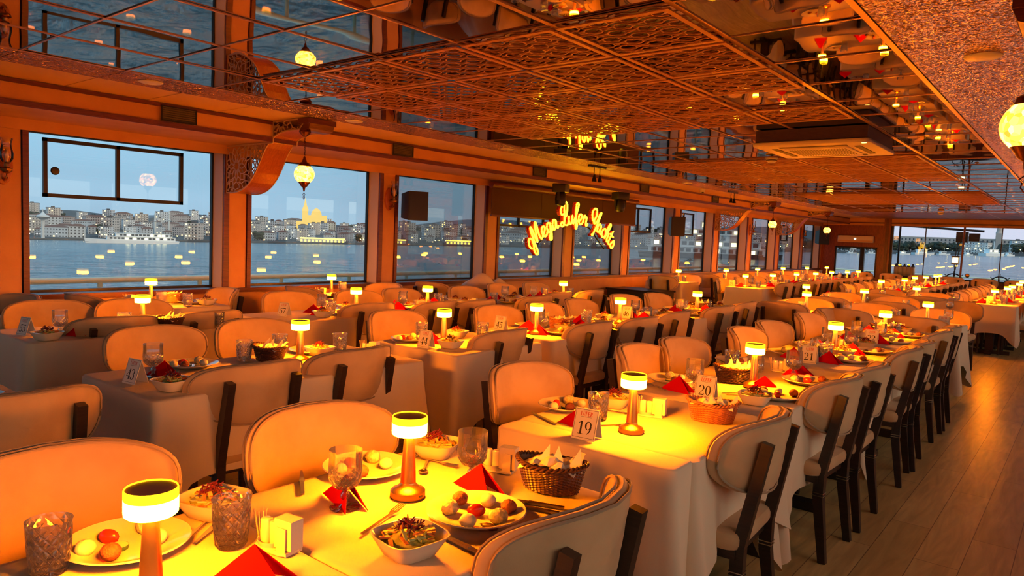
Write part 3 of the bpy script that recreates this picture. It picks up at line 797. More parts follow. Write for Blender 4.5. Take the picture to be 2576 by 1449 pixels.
TB = {}
def table_base(w, l, x, y, rot, label, group):
    key = (round(w, 2), round(l, 2)); t = TB.get(key)
    if t is None:
        t = empty('dining_table', cat='table')
        MB().box(-w / 2 + .012, w / 2 - .012, -l / 2 + .012, l / 2 - .012, .715, .745).build('tabletop', M['blackwood'], t, False)
        for yy in ([0] if l < .95 else [-l / 2 + .3, l / 2 - .3]):
            MB().box(-.05, .05, yy - .05, yy + .05, .05, .715).build('column', M['blackwood'], t, False)
            MB().box(-.26, .26, yy - .04, yy + .04, 0, .05).box(-.04, .04, yy - .2, yy + .2, 0, .05).build('foot', M['blackwood'], t, False)
        t = TB[key] = Proto(t)
    return t((x, y, 0), rot, label, group)

def table(x0, x1, y0, y1, desc, drop=.36, seed=0, corner=.17, group='dining tables under white cloths'):
    w, l = x1 - x0, y1 - y0; cx, cy = (x0 + x1) / 2, (y0 + y1) / 2
    table_base(w, l, cx, cy, 0, 'dark pedestal table under the cloth of %s' % desc, group)
    o = bpy.data.objects.new('tablecloth', cloth(w, l, 'tablecloth', drop, seed, corner)); C.objects.link(o); o.location = (cx, cy, 0)
    tag(o, 'white tablecloth draped over %s' % desc, 'tablecloth', 'white tablecloths')
    return cx, cy
def overlay(x0, x1, y0, y1, desc, drop, seed):
    o = bpy.data.objects.new('tablecloth', cloth(x1 - x0, y1 - y0, 'overlay cloth', drop, seed, .14, top=.7555, lift=.004)); C.objects.link(o)
    o.location = ((x0 + x1) / 2, (y0 + y1) / 2, 0); tag(o, 'second white cloth laid over %s, its edge showing as a thin line' % desc, 'tablecloth', 'overlapping white cloths')

# ------------------------------------------------------------------ table ware prototypes
TZ = .7555
def make_lamp():
    t = empty('table_lamp', cat='table lamp')
    MB().lathe([(.0465, 0), (.048, .003), (.048, .017), (.045, .021), (.034, .026), (.024, .034), (.0215, .04)], 32).build('base', M['copper'], t)
    MB().lathe([(.0215, .038), (.0195, .08), (.0165, .13), (.0145, .16), (.0145, .178)], 24).build('stem', M['copper'], t)
    MB().lathe([(.0, .173), (.044, .173), (.0475, .176), (.048, .182), (.048, .206)], 32, cap=False).build('shade', M['shade_hot'], t)
    MB().lathe([(.048, .206), (.048, .222), (.0465, .225), (.045, .2225)], 32, cap=False).build('shade_rim', M['shade_dim'], t)
    MB().lathe([(.0452, .2222), (.03, .2222), (0, .2222)], 32, cap=False).build('cap', M['cap'], t)
    MB().box(.0475, .0487, -.006, .006, .007, .012).build('charging_port', M['blackplastic'], t, False)
    return t
LAMP = Proto(make_lamp())
def facet(prof, seg, c=(0, 0, 0)): return MB().lathe(prof, seg, c, cap=False)
def make_tumbler():
    t = empty('water_tumbler', cat='glass')
    facet([(0, 0), (.031, 0), (.035, .006), (.040, .05), (.0425, .105), (.0435, .11), (.0415, .11), (.0405, .104), (.0375, .05), (.033, .014), (0, .012)], 26).build('glass_body', M['glass'], t)
    facet([(0, .013), (.0325, .0145), (.0372, .05), (.0395, .082), (.0, .082)], 26).build('water', M['water'], t)
    return t
def make_goblet():
    t = empty('stemmed_glass', cat='glass')
    facet([(0, 0), (.038, .0), (.039, .003), (.02, .008), (.008, .014), (.007, .022), (.013, .03), (.013, .036), (.007, .044), (.009, .05)], 24).build('foot', M['glass'], t)
    facet([(.0, .05), (.012, .05), (.03, .058), (.042, .075), (.0445, .10), (.0425, .13), (.043, .155), (.0415, .155), (.041, .13), (.0425, .10), (.040, .078), (.028, .063), (0, .056)], 26).build('glass_bowl', M['glass'], t)
    facet([(0, .057), (.027, .064), (.039, .08), (.0418, .10), (.0405, .122), (0, .122)], 24).build('water', M['water'], t)
    return t
TUM = Proto(make_tumbler()); GOB = Proto(make_goblet())
def make_plate():
    o = MB().lathe([(0, .004), (.07, .004), (.085, .007), (.11, .018), (.128, .024), (.130, .021), (.112, .013), (.086, .002), (.07, 0), (0, 0)], 40, cap=False).build('dinner_plate', M['china'])
    return tag(o, cat='plate')
PLATE = Proto(make_plate())
def superring(mb, w, z, n=32, e=.55):
    r = []
    for k in range(n):
        a = 2 * PI * k / n; c, s = math.cos(a), math.sin(a)
        r.append(mb.P((w * abs(c) ** e * (1 if c >= 0 else -1), w * abs(s) ** e * (1 if s >= 0 else -1), z)))
    return r
def make_bowl():
    mb = MB(); rs = [superring(mb, w, z) for w, z in ((.0001, 0), (.045, 0), (.052, .004), (.066, .028), (.076, .046), (.078, .049), (.074, .049), (.062, .028), (.048, .010), (.0001, .008))]
    for a, b in zip(rs, rs[1:]):
        for k in range(32): mb.F([a[k], a[(k + 1) % 32], b[(k + 1) % 32], b[k]])
    return tag(mb.build('salad_bowl', M['china']), cat='bowl')
BOWL = Proto(make_bowl())
MG = [mat('lettuce', (.30, .36, .06), .6, col2=(.50, .50, .14), nscale=60), mat('shredded carrot', (.70, .20, .03), .6), mat('red cabbage', (.13, .008, .02), .5), mat('cucumber dice', (.45, .50, .18), .5)]
def make_salad(seed):
    rd = random.Random(seed); mb = MB()
    mb.use(MG[0]).blob((0, 0, .026), .058, .056, .020, 14, 6, .12, seed)
    for k in range(46):
        m = MG[rd.choice([0, 0, 1, 1, 3])]; mb.use(m); a, r = rd.uniform(0, 6.3), .055 * math.sqrt(rd.random()); z = .034 + .022 * (1 - (r / .055) ** 2)
        p = Vector((r * math.cos(a), r * math.sin(a), z)); d = Vector((rd.uniform(-1, 1), rd.uniform(-1, 1), rd.uniform(-.2, .6))).normalized() * rd.uniform(.008, .02)
        mb.bar(p - d, p + d, rd.uniform(.004, .010), rd.uniform(.002, .005))
    mb.use(MG[2])
    for k in range(30):
        a, r = rd.uniform(0, 6.3), .028 * math.sqrt(rd.random()); p = Vector((r * math.cos(a), r * math.sin(a), .058 + .018 * (1 - r / .028)))
        d = Vector((rd.uniform(-1, 1), rd.uniform(-1, 1), rd.uniform(-.5, .9))).normalized() * .014; q = Vector((rd.uniform(-1, 1), rd.uniform(-1, 1), rd.uniform(-1, 1))) * .005
        mb.tube([p - d, p + q, p + d], .0018, 4)
    o = mb.build('mixed_salad'); o['kind'] = 'stuff'; return tag(o, cat='salad')
SALAD = [Proto(make_salad(s)) for s in (1, 2)]
FM = {'meatball': mat('browned meatball', (.36, .10, .035), .7, col2=(.22, .05, .02), nscale=90, bump=.6, bscale=120), 'cheese': mat('soft white cheese', (.85, .76, .50), .6, bump=.2, bscale=60),
      'potato': mat('potato salad', (.80, .66, .36), .6, col2=(.45, .40, .16), nscale=70, bump=.4, bscale=110), 'tomato': mat('tomato', (.60, .03, .01), .25, spec=.6), 'cuke': mat('cucumber flesh', (.70, .66, .30), .35), 'peel': mat('cucumber peel', (.03, .09, .02), .4), 'aub': mat('fried aubergine', (.06, .015, .012), .35)}
def food(name, mb, m, cat): return Proto(tag(mb.build(name, m), cat=cat))
mbw = MB().use(FM['tomato']).blob((0, 0, .011), .024, .013, .018, 12, 6, .03); 
mbc = MB().use(FM['cuke']).lathe([(0, .0), (.0195, 0), (.0195, .008), (0, .008)], 24).use(FM['peel']).lathe([(.0196, -.0003), (.0205, .001), (.0205, .007), (.0196, .0083)], 24, cap=False)
FOOD = {'meatball': food('meatball', MB().blob((0, 0, .018), .021, .021, .019, 16, 9, .05, 4), FM['meatball'], 'meatball'),
        'cheese': food('cheese_scoop', MB().blob((0, 0, .014), .022, .020, .018, 14, 8, .04, 5), FM['cheese'], 'cheese'),
        'potato': food('potato_salad_scoop', MB().blob((0, 0, .016), .025, .023, .021, 14, 8, .09, 6), FM['potato'], 'potato salad'),
        'tomato': food('tomato_wedge', mbw, None, 'tomato'), 'cuke': food('cucumber_slice', mbc, None, 'cucumber'),
        'aub': food('fried_aubergine', MB().blob((0, 0, .006), .026, .012, .008, 14, 6, .2, 8), FM['aub'], 'aubergine')}
FN = {'meatball': 'reddish brown meatball', 'cheese': 'pale cheese scoop', 'potato': 'speckled potato scoop', 'tomato': 'red tomato wedge', 'cuke': 'pale cucumber slice', 'aub': 'dark fried aubergine slice'}
def make_basket(m):
    t = empty('bread_basket', cat='basket')
    mb = MB(); n = 84; rows = 19; R = []
    for v in range(rows + 1):
        f = v / rows; a, b, z = .082 + .022 * f, .050 + .017 * f, .003 + .072 * f
        row = []
        for k in range(n):
            w = .0017 * (1 if ((k // 2 + v) % 2) else -1) + .001 * math.sin(v * PI)
            th = 2 * PI * k / n; zz = z + (.012 * math.cos(th) ** 2) * f
            row.append(mb.P(((a + w) * math.cos(th), (b + w) * math.sin(th), zz)))
        R.append(row)
    for a, b in zip(R, R[1:]):
        for k in range(n): mb.F([a[k], a[(k + 1) % n], b[(k + 1) % n], b[k]])
    inn = []
    for v in range(6):
        f = 1 - v / 5; row = []
        for k in range(n):
            th = 2 * PI * k / n; row.append(mb.P(((.078 + .021 * f) * math.cos(th), (.046 + .017 * f) * math.sin(th), .006 + .07 * f + .012 * math.cos(th) ** 2 * f)))
        inn.append(row)
    for k in range(n): mb.F([R[-1][k], R[-1][(k + 1) % n], inn[0][(k + 1) % n], inn[0][k]])
    for a, b in zip(inn, inn[1:]):
        for k in range(n): mb.F([a[k], a[(k + 1) % n], b[(k + 1) % n], b[k]])
    mb.F(inn[-1]); mb.F(R[0][::-1])
    mb.build('woven_side', m, t, False)
    mb = MB()
    for ph in (0, PI):
        pts = [((.104 + .004 * math.cos(20 * th + ph)) * math.cos(th), (.067 + .004 * math.cos(20 * th + ph)) * math.sin(th), .077 + .012 * math.cos(th) ** 2 + .004 * math.sin(20 * th + ph)) for th in [2 * PI * k / 160 for k in range(160)]]
        mb.tube(pts, .0036, 6, closed=True)
    mb.build('braided_rim', m, t)
    return t
BASK = {'d': Proto(make_basket(M['wicker_dark'])), 'l': Proto(make_basket(M['wicker_light']))}
def make_paper(seed, tall):
    # folded paper sheets tucked round the bread
    rd = random.Random(seed); mb = MB(); g = []
    for i in range(13):
        row = []
        for j in range(9):
            x, y = -.085 + .17 * i / 12, -.05 + .10 * j / 8; z = .064 + .026 * math.cos(x * 16) * math.cos(y * 18) + rd.uniform(-.007, .010)
            if tall and i > 8 and j > 4: z += .028 * (i - 8) / 4 * (j - 4) / 4 * 1.6
            row.append(mb.P((x, y, z)))
        g.append(row)
    for i in range(12):
        for j in range(8): mb.F([g[i][j], g[i + 1][j], g[i + 1][j + 1], g[i][j + 1]])
    for k in range(3):
        x = -.05 + .05 * k; a = mb.P((x, -.03, .065)); b = mb.P((x + .05, -.02, .07)); c = mb.P((x + .03 + rd.uniform(-.02, .02), .02, .112 + rd.uniform(-.01, .03))); mb.F([a, b, c])
    return Proto(tag(mb.build('bread_wrap', M['paper'], None, True, 25), cat='paper napkin'))
WRAP = [make_paper(3, True), make_paper(5, False)]
BREAD = Proto(tag(MB().rbox(-.045, .045, -.03, .03, 0, .018, .02, 4).build('bread_slice', M['bread']), cat='bread'))
def make_napkin():
    mb = MB(); h = .075; w = .085; th = .0015
    for s in (-1, 1):
        # two triangles leaning together like a tent
        A, B, D = Vector((-w, s * .038, 0)), Vector((w, s * .030, 0)), Vector((-.0, 0, h))
        nrm = (B - A).cross(D - A).normalized() * th
        i = [mb.P(A), mb.P(B), mb.P(D), mb.P(A + nrm), mb.P(B + nrm), mb.P(D + nrm)]
        for f in ((0, 1, 2), (5, 4, 3), (0, 3, 4, 1), (1, 4, 5, 2), (2, 5, 3, 0)): mb.F([i[q] for q in f])
    return tag(mb.build('red_napkin', M['red'], None, False), cat='napkin')
NAP = Proto(make_napkin())
def cutlery(kind):
    mb = MB()
    if kind == 'knife': mb.bar((-.10, 0, .004), (.0, 0, .004), .010, .005, .012, .006).bar((0, 0, .004), (.10, .0, .003), .016, .002, .006, .0015); n = 'table_knife'
    elif kind == 'fork':
        mb.bar((-.10, 0, .003), (.03, 0, .004), .009, .003, .005, .003).bar((.03, 0, .004), (.055, 0, .005), .006, .003, .022, .002)
        for k in range(4): mb.bar((.055, -.009 + k * .006, .005), (.098, -.0085 + k * .0057, .008), .003, .0018)
        n = 'table_fork'
    else: mb.bar((-.08, 0, .003), (.04, 0, .005), .009, .003, .005, .003).lathe([(0, .0), (.010, .001), (.015, .005), (.0155, .006), (.009, .003), (0, .002)], 16, c=(.058, 0, 0), cap=False, sx=1.4, sy=.9); n = 'dessert_spoon'
    return Proto(tag(mb.build(n, M['steel']), cat=kind))
CUT = {k: cutlery(k) for k in ('knife', 'fork', 'spoon')}
def make_cruet():
    t = empty('condiment_tray', cat='condiment set')
    MB().rbox(-.055, .055, -.03, .03, 0, .006, .02, 5).lathe([(.026, .006), (.030, .018), (.028, .018), (.024, .006)], 20, c=(-.02, 0, 0), cap=False, sx=1.1).build('tray', M['china'], t)
    for s in (-1, 1): MB().rbox(-.014, .014, -.012, .012, 0, .058, .010, 4).build('salt_shaker', M['china'], t)
    ks_ = [c for c in kids(t) if c.name.startswith('salt_shaker')]; ks_[0].location = (-.034, 0, .006); ks_[1].location = (-.004, 0, .006)
    MB().box(.022, .05, -.0235, -.0215, .0, .062).box(.022, .05, .0215, .0235, 0, .062).box(.018, .054, -.024, .024, .0, .008).build('napkin_holder', M['china'], t, False)
    MB().box(.010, .062, -.018, .018, .012, .078).build('paper_napkins', M['paper'], t, False)
    mb = MB(); rd = random.Random(2)
    for k in range(12):
        a = rd.uniform(0, 6.3); mb.tube([(-.052 + .006 * math.cos(a), .006 * math.sin(a), .01), (-.056 + .016 * math.cos(a), .014 * math.sin(a), .078)], .0009, 4)
    mb.build('toothpicks', M['bread'], t)
    return t
CRU = Proto(make_cruet())

# ------------------------------------------------------------------ printed number cards
def ribbon(mb, pts, ws, z=.0):
    pts = [Vector(p) for p in pts]; rows = []
    for i, p in enumerate(pts):
        a, b = pts[max(i - 1, 0)], pts[min(i + 1, len(pts) - 1)]; t = (b - a); t.normalize() if t.length else None
        nn = Vector((-t.y, t.x)) * ws[i] / 2; rows.append((mb.P((p.x + nn.x, z, p.y + nn.y)), mb.P((p.x - nn.x, z, p.y - nn.y))))
    for (a, b), (c, d) in zip(rows, rows[1:]): mb.F([a, b, d, c])
def arc(cx, cy, rx, ry, a0, a1, th=.045, tk=.14, n=18):
    P_, W_ = [], []
    for k in range(n + 1):
        a = math.radians(a0 + (a1 - a0) * k / n); P_.append((cx + rx * math.cos(a), cy + ry * math.sin(a))); W_.append(th + (tk - th) * abs(math.cos(a)) ** 1.5)
    return P_, W_
def ln(a, b, w): return [a, b], [w, w]
DG = {'0': [arc(.3, .5, .21, .46, 0, 360)], '1': [ln((.33, 0), (.33, .98), .15), ln((.10, .80), (.34, .96), .05), ln((.12, .02), (.54, .02), .045)],
      '2': [arc(.27, .70, .21, .27, 165, -30), ln((.45, .58), (.07, .07), .06), ln((.05, .06), (.54, .06), .12), ln((.52, .05), (.56, .22), .04)],
      '3': [arc(.26, .74, .19, .23, 160, -90), arc(.26, .27, .22, .26, 90, -160)], '4': [ln((.40, .98), (.03, .32), .05), ln((.02, .29), (.58, .29), .09), ln((.41, 0), (.41, .98), .14)],
      '5': [ln((.14, .92), (.52, .92), .13), ln((.15, .94), (.11, .52), .04), arc(.25, .31, .24, .29, 120, -155)], '6': [arc(.3, .31, .21, .29, 0, 360), arc(.46, .38, .38, .58, 178, 105, th=.04, tk=.13)], '7': [ln((.06, .92), (.54, .92), .13), ln((.07, .95), (.05, .74), .04), ln((.50, .90), (.22, 0), .10)],
      '8': [arc(.3, .74, .18, .22, 0, 360, tk=.12), arc(.3, .26, .22, .25, 0, 360)], '9': [arc(.3, .67, .21, .30, 0, 360), arc(.14, .60, .38, .58, -2, -75, th=.04, tk=.12)],
      'L': [ln((.16, 0), (.16, 1), .16), ln((.02, .97), (.32, .97), .06), ln((.02, .04), (.58, .04), .08), ln((.55, .0), (.59, .28), .05)],
      'U': [ln((.14, .25), (.14, 1), .15), arc(.31, .27, .17, .24, 180, 360, th=.06, tk=.1), ln((.48, .25), (.48, 1), .07), ln((.18, 1.13), (.26, 1.13), .10), ln((.38, 1.13), (.46, 1.13), .10)],
      'F': [ln((.16, 0), (.16, 1), .16), ln((.02, .96), (.58, .96), .08), ln((.16, .52), (.44, .52), .07), ln((.04, .03), (.32, .03), .06), ln((.56, .98), (.58, .72), .05)],
      'E': [ln((.16, 0), (.16, 1), .16), ln((.02, .96), (.58, .96), .08), ln((.16, .52), (.44, .52), .07), ln((.02, .04), (.58, .04), .08), ln((.56, .0), (.60, .28), .05)],
      'R': [ln((.16, 0), (.16, 1), .16), ln((.02, .97), (.32, .97), .07), arc(.26, .74, .22, .22, 90, -90, th=.06), ln((.28, .52), (.58, .02), .14), ln((.04, .03), (.30, .03), .06)]}
def glyphs(mb, text, x, z, size, y, gap=.08):
    tw = sum(.62 for _ in text) * size; cx = x - tw / 2
    for ch in text:
        for P_, W_ in DG[ch]: ribbon(mb, [(cx + p[0] * size, z + p[1] * size) for p in P_], [w * size for w in W_], y)
        cx += .62 * size
def card(num, x, y, rz, label, dark=False):
    t = empty('number_card', (x, y, TZ), rz, label, 'number card', 'number cards on the tables')
    W_, H_, D_ = .047, .108, .034
    mb = MB(); th = .0012
    for s in (-1, 1):
        a = [(-W_, s * D_, 0), (W_, s * D_, 0), (W_, 0, H_), (-W_, 0, H_)]; b = [(p[0], p[1] - s * th * 1.5, p[2]) for p in a]
        i = [mb.P(p) for p in a + b]
        for q in ((0, 1, 2, 3), (7, 6, 5, 4), (0, 4, 5, 1), (1, 5, 6, 2), (2, 6, 7, 3), (3, 7, 4, 0)): mb.F([i[k] for k in q])
    o = mb.build('folded_card', M['card'], t, False)
    if num:
        k = D_ / H_; tilt = math.atan2(D_, H_); L_ = math.hypot(D_, H_)
        tm = Matrix.Translation((0, -D_ - .0006, 0)) @ Matrix.Rotation(-tilt, 4, 'X')
        for nm, mt, fn in (('number_print', M['text_black'], lambda q: glyphs(q, num, 0, .020, .048, 0)), ('name_print', M['text_red'], lambda q: glyphs(q, 'LUFER', 0, .086, .0155, 0))):
            q = MB(); q.T = tm; fn(q); q.build(nm, mt, t, False)
        q = MB(); q.T = tm
        for a, b in (((-.043, .008), (.043, .008)), ((.043, .008), (.043, .108)), ((.043, .108), (-.043, .108)), ((-.043, .108), (-.043, .008))): ribbon(q, [a, b], [.0012, .0012], 0)
        for i in range(14): ribbon(q, [(-.02 + i * .003, .0825), (-.0185 + i * .003, .0825)], [.0022, .0022], 0)
        q.build('border_print', M['text_black'], t, False)
    return t
# ================================================================== PLACING THE DINING ROOM
J = random.Random(11)
def jit(a): return J.uniform(-a, a)
def nap(x, y, a, lab): NAP((x, y, TZ), a, lab, 'folded red napkins')
def tum(x, y, lab, s=None): TUM((x, y, TZ), J.uniform(0, 3), lab, 'cut glass water tumblers', s)
def gob(x, y, lab, s=None): GOB((x, y, TZ), J.uniform(0, 3), lab, 'stemmed water glasses', s)
def lamp(x, y, lab, s=None): LAMP((x, y, TZ), J.uniform(-.6, .6), lab, 'glowing copper table lamps', s)
def plate(x, y, items, lab, seat):
    PLATE((x, y, TZ), 0, lab, 'white dinner plates')
    for k, (dx, dy) in items:
        FOOD[k]((x + dx, y + dy, TZ + (.006 if k != 'cuke' else .006)), J.uniform(0, 6), '%s at %s, %s' % (FN[k], seat, PLC(dx, dy)), 'starters: %s' % FN[k])
def PLC(dx, dy):
    h = 'left' if dx < -.03 else 'right' if dx > .03 else ''; v = 'far' if dy > .03 else 'near' if dy < -.03 else ''
    return (v + ' ' + h).strip() or 'middle'
F6 = [('meatball', (.055, .065)), ('cheese', (-.02, .07)), ('meatball', (-.075, .02)), ('potato', (-.055, -.04)), ('tomato', (.0, .0)), ('potato', (.075, .0)), ('cheese', (.035, -.07)), ('aub', (.085, -.045))]
F5 = [('potato', (-.04, .06)), ('cuke', (.0, -.02)), ('meatball', (.045, -.055)), ('cheese', (.03, .05)), ('tomato', (-.05, -.02)), ('cheese', (-.02, -.08))]
F3 = [('meatball', (.03, .05)), ('aub', (-.04, .0)), ('cheese', (.03, -.05))]
def bowl(x, y, a, lab, k=0):
    BOWL((x, y, TZ), a, 'square white bowl ' + lab, 'square white salad bowls')
    SALAD[k % 2]((x, y, TZ + .004), a + .4, 'mixed salad topped with red cabbage in the bowl ' + lab, 'mixed salads')
def basket(x, y, a, kind, lab):
    BASK[kind]((x, y, TZ), a, '%s oval wicker bread basket %s' % ('dark brown' if kind == 'd' else 'light chestnut', lab), 'wicker bread baskets')
    BREAD((x - .02, y - .005, TZ + .036), a + .3, 'slices of bread lying in the basket ' + lab, 'bread in the baskets')
    WRAP[0 if kind == 'd' else 1]((x, y, TZ), a, 'crumpled white paper lining the basket ' + lab, 'paper in the bread baskets')
def cut(k, x, y, a, lab): CUT[k]((x, y, TZ + .0005), a, lab, '%ss on the tables' % {'knife': 'knife', 'fork': 'fork', 'spoon': 'spoon'}[k])
def cru(x, y, a, lab): CRU((x, y, TZ), a, 'white condiment tray with shakers, toothpicks and paper napkins ' + lab, 'condiment trays')

A0, A1 = -1.73, -1.0
# ---- aisle row -----------------------------------------------------
T = 'the frontmost table'; table(A0, A1, .10, .945, T, seed=1)
T2 = 'the second table of the aisle row'; table(A0, A1, .965, 1.76, T2, seed=2)
table(A0, A1, 2.10, 3.0, 'table 19', .40, seed=3, corner=.26); overlay(A0 - .004, A1 + .004, 2.24, 3.03, 'table 19', .34, 31)
table(A0, A1, 3.10, 4.5, 'table 20', .40, seed=4, corner=.24)
table(A0, A1, 4.60, 5.92, 'table 21', .38, seed=5, corner=.24)
table(A0, A1, 6.03, 7.45, 'table 22', .38, seed=6, corner=.22)
lamp(-1.349, .618, 'glowing copper table lamp nearest the camera, on the frontmost table')
lamp(-1.417, 1.343, 'glowing copper table lamp on the second table, beside the big plate')
lamp(-1.312, 2.389, 'glowing copper table lamp on table 19')
for (x, y, n) in ((-1.309, 3.632, 'table 20'), (-1.332, 5.199, 'table 21'), (-1.311, 6.603, 'table 22')): lamp(x, y, 'glowing copper table lamp in the middle of ' + n)
# front table
plate(-1.615, .69, F5, 'white plate of cold starters at the left edge of the frontmost table', 'the frontmost table')
tum(-1.615, .535, 'cut glass tumbler of water in the bottom left corner of the photo'); tum(-1.47, .852, 'cut glass tumbler of water beside the paper napkin holder of the frontmost table')
bowl(-1.665, .915, .3, 'behind the tumbler of the frontmost table', 1)
cru(-1.385, .915, .15, 'on the frontmost table'); nap(-1.29, .80, .5, 'bright red folded napkin cut by the bottom edge of the photo')
cut('spoon', -1.60, .845, 2.2, 'dessert spoon lying beside the bowl of the frontmost table'); cut('knife', -1.585, .875, -.95, 'knife lying beside the dessert spoon of the frontmost table')
cut('fork', -1.43, .60, .7, 'fork behind the stem of the nearest table lamp')
# second table
plate(-1.185, 1.365, F6, 'big white plate of meatballs and salads in the middle foreground', 'the second aisle table')
plate(-1.655, 1.395, F5, 'white plate of starters behind the stemmed glass on the second table', 'the second aisle table by the lamp')
gob(-1.47, 1.17, 'stemmed water glass standing before the red napkin on the second table'); gob(-1.364, 1.545, 'stemmed water glass behind the red napkin on the second table')
nap(-1.50, 1.20, -.35, 'red folded napkin behind the foremost stemmed glass'); nap(-1.31, 1.525, -.25, 'bright red folded napkin between the big plate and the dark basket')
basket(-1.165, 1.665, .25, 'd', 'on the second aisle table'); cru(-1.385, 1.69, .3, 'on the second aisle table')
bowl(-1.15, 1.10, -.15, 'in front of the big plate', 0); bowl(-1.62, 1.655, .4, 'behind the lamp of the second table', 1)
cut('fork', -1.335, 1.185, 1.9, 'fork behind the foremost salad bowl'); cut('knife', -1.145, 1.535, .35 - PI, 'knife lying on the red napkin before the dark basket')
cut('knife', -1.135, 1.50, .30 - PI, 'second dark knife lying parallel beside the plate rim'); cut('knife', -1.065, 1.21, -.1, 'knife right of the foremost salad bowl')
cut('knife', -1.70, 1.20, 2.55, 'knife left of the foremost stemmed glass'); cut('fork', -1.58, 1.60, .1, 'fork between the plate and the bowl behind the lamp'); cut('spoon', -1.56, 1.55, -.9, 'dessert spoon beside the lamp of the second table')
# table 19
card('19', -1.39, 2.20, .10, 'tent card with the number 19'); tum(-1.50, 2.45, 'cut glass tumbler of water behind card 19')
plate(-1.69, 2.52, F5, 'white plate of starters on table 19', 'table 19'); bowl(-1.575, 2.70, .3, 'on table 19', 0)
nap(-1.50, 2.32, -.3, 'dark red folded napkin left of card 19'); basket(-1.165, 2.79, .28, 'l', 'on table 19'); cru(-1.385, 2.68, .25, 'on table 19')
cut('knife', -1.66, 2.30, 2.7, 'knife left of the red napkin on table 19'); cut('fork', -1.42, 2.40, .9, 'fork between card 19 and the lamp'); cut('fork', -1.52, 2.62, .1, 'fork beside the bowl on table 19')
# tables 20, 21, 22
card('20', -1.366, 3.185, .12, 'tent card with the number 20'); card('21', -1.346, 4.70, .05, 'tent card with the number 21'); card('22', -1.30, 6.12, .1, 'tent card with the number 22 half hidden by glasses')
gob(-1.484, 3.309, 'stemmed water glass behind the red napkin left of card 20'); tum(-1.592, 4.05, 'cut glass tumbler in front of the lamp of table 20'); gob(-1.348, 3.762, 'stemmed water glass beside the lamp of table 20'); gob(-1.24, 4.05, 'stemmed water glass near the far end of table 20')
nap(-1.53, 3.24, -.2, 'dark red folded napkin left of card 20'); nap(-1.24, 3.60, .4, 'dark red folded napkin behind card 20'); nap(-1.25, 4.18, .2, 'bright red folded napkin near the far end of table 20')
plate(-1.13, 3.47, F6[:5], 'white plate at the nearer aisle seat of table 20', 'the nearer aisle seat of table 20'); plate(-1.14, 3.97, F6[:5], 'white plate at the farther aisle seat of table 20', 'the farther aisle seat of table 20')
plate(-1.66, 3.42, F5[:4], 'white plate at the nearer window seat of table 20', 'the nearer window seat of table 20'); plate(-1.66, 4.30, F5[:4], 'white plate at the farther window seat of table 20', 'the farther window seat of table 20')
bowl(-1.16, 3.26, .2, 'at the near edge of table 20', 1); basket(-1.43, 3.68, .5, 'd', 'on table 20'); cru(-1.36, 4.22, .2, 'on table 20')
cut('fork', -1.29, 3.42, .9, 'fork right of card 20'); cut('knife', -1.66, 3.24, 2.6, 'knife left of the red napkin on table 20'); cut('fork', -1.24, 3.38, .6, 'second fork right of card 20')
def dress(T, x0, x1, seats, seed, far=False, basket_k='d'):
    """seats: list of (side, y)"""
    cx = (x0 + x1) / 2; n = {-1: 0, 1: 0}
    for i, (s, y) in enumerate(seats):
        n[s] += 1; sd = 'aisle' if s > 0 else 'window'; seat = 'the %s %s seat of %s' % (ORD[n[s]], sd, T); ex = x1 if s > 0 else x0
        plate(ex - s * .17, y + jit(.03), (F5, F6, F3)[(i + seed) % 3][:2 if far else 4], 'white plate of starters at ' + seat, seat)
        nap(ex - s * .26, y - .17 + jit(.02), jit(.5), 'red folded napkin at ' + seat)
        (tum if (i + seed) % 2 else gob)(cx + s * .08 + jit(.02), y - .08 + jit(.04), ('cut glass tumbler at ' if (i + seed) % 2 else 'stemmed water glass at ') + seat)
        if not far or i % 2 == 0: bowl(cx + s * .10, y + .19 + jit(.03), jit(.4), 'at ' + seat, i)
dress('table 21', A0, A1, [(1, 5.0), (1, 5.55), (-1, 4.95), (-1, 5.5)], 1); basket(-1.40, 4.98, .3, 'd', 'on table 21'); cru(-1.36, 5.62, .2, 'on table 21')
dress('table 22', A0, A1, [(1, 6.35), (1, 6.9), (-1, 6.3), (-1, 6.95)], 0); basket(-1.37, 6.85, .3, 'd', 'on table 22'); cru(-1.33, 7.2, .2, 'on table 22')
for i, (x, y) in enumerate(((-.84, 1.44), (-.83, 2.63), (-.84, 3.70), (-.82, 4.23), (-.82, 5.2), (-.82, 5.64), (-.84, 6.58), (-.84, 7.08))):
    chair(x, y, '-x', '%s beige velvet chair from the camera along the aisle' % ORD[i + 1], 'chairs along the aisle', .06 if i < 2 else None)
for i, (x, y) in enumerate(((-2.15, .70), (-2.09, 1.47), (-2.15, 2.69), (-2.11, 3.71), (-2.09, 4.22), (-2.05, 5.20), (-2.08, 5.86), (-2.11, 6.93), (-2.12, 7.62))):
    chair(x, y, '+x', '%s beige velvet chair on the window side of the aisle row' % ORD[i + 1], 'window-side chairs of the aisle row', -.03 if i < 3 else None)
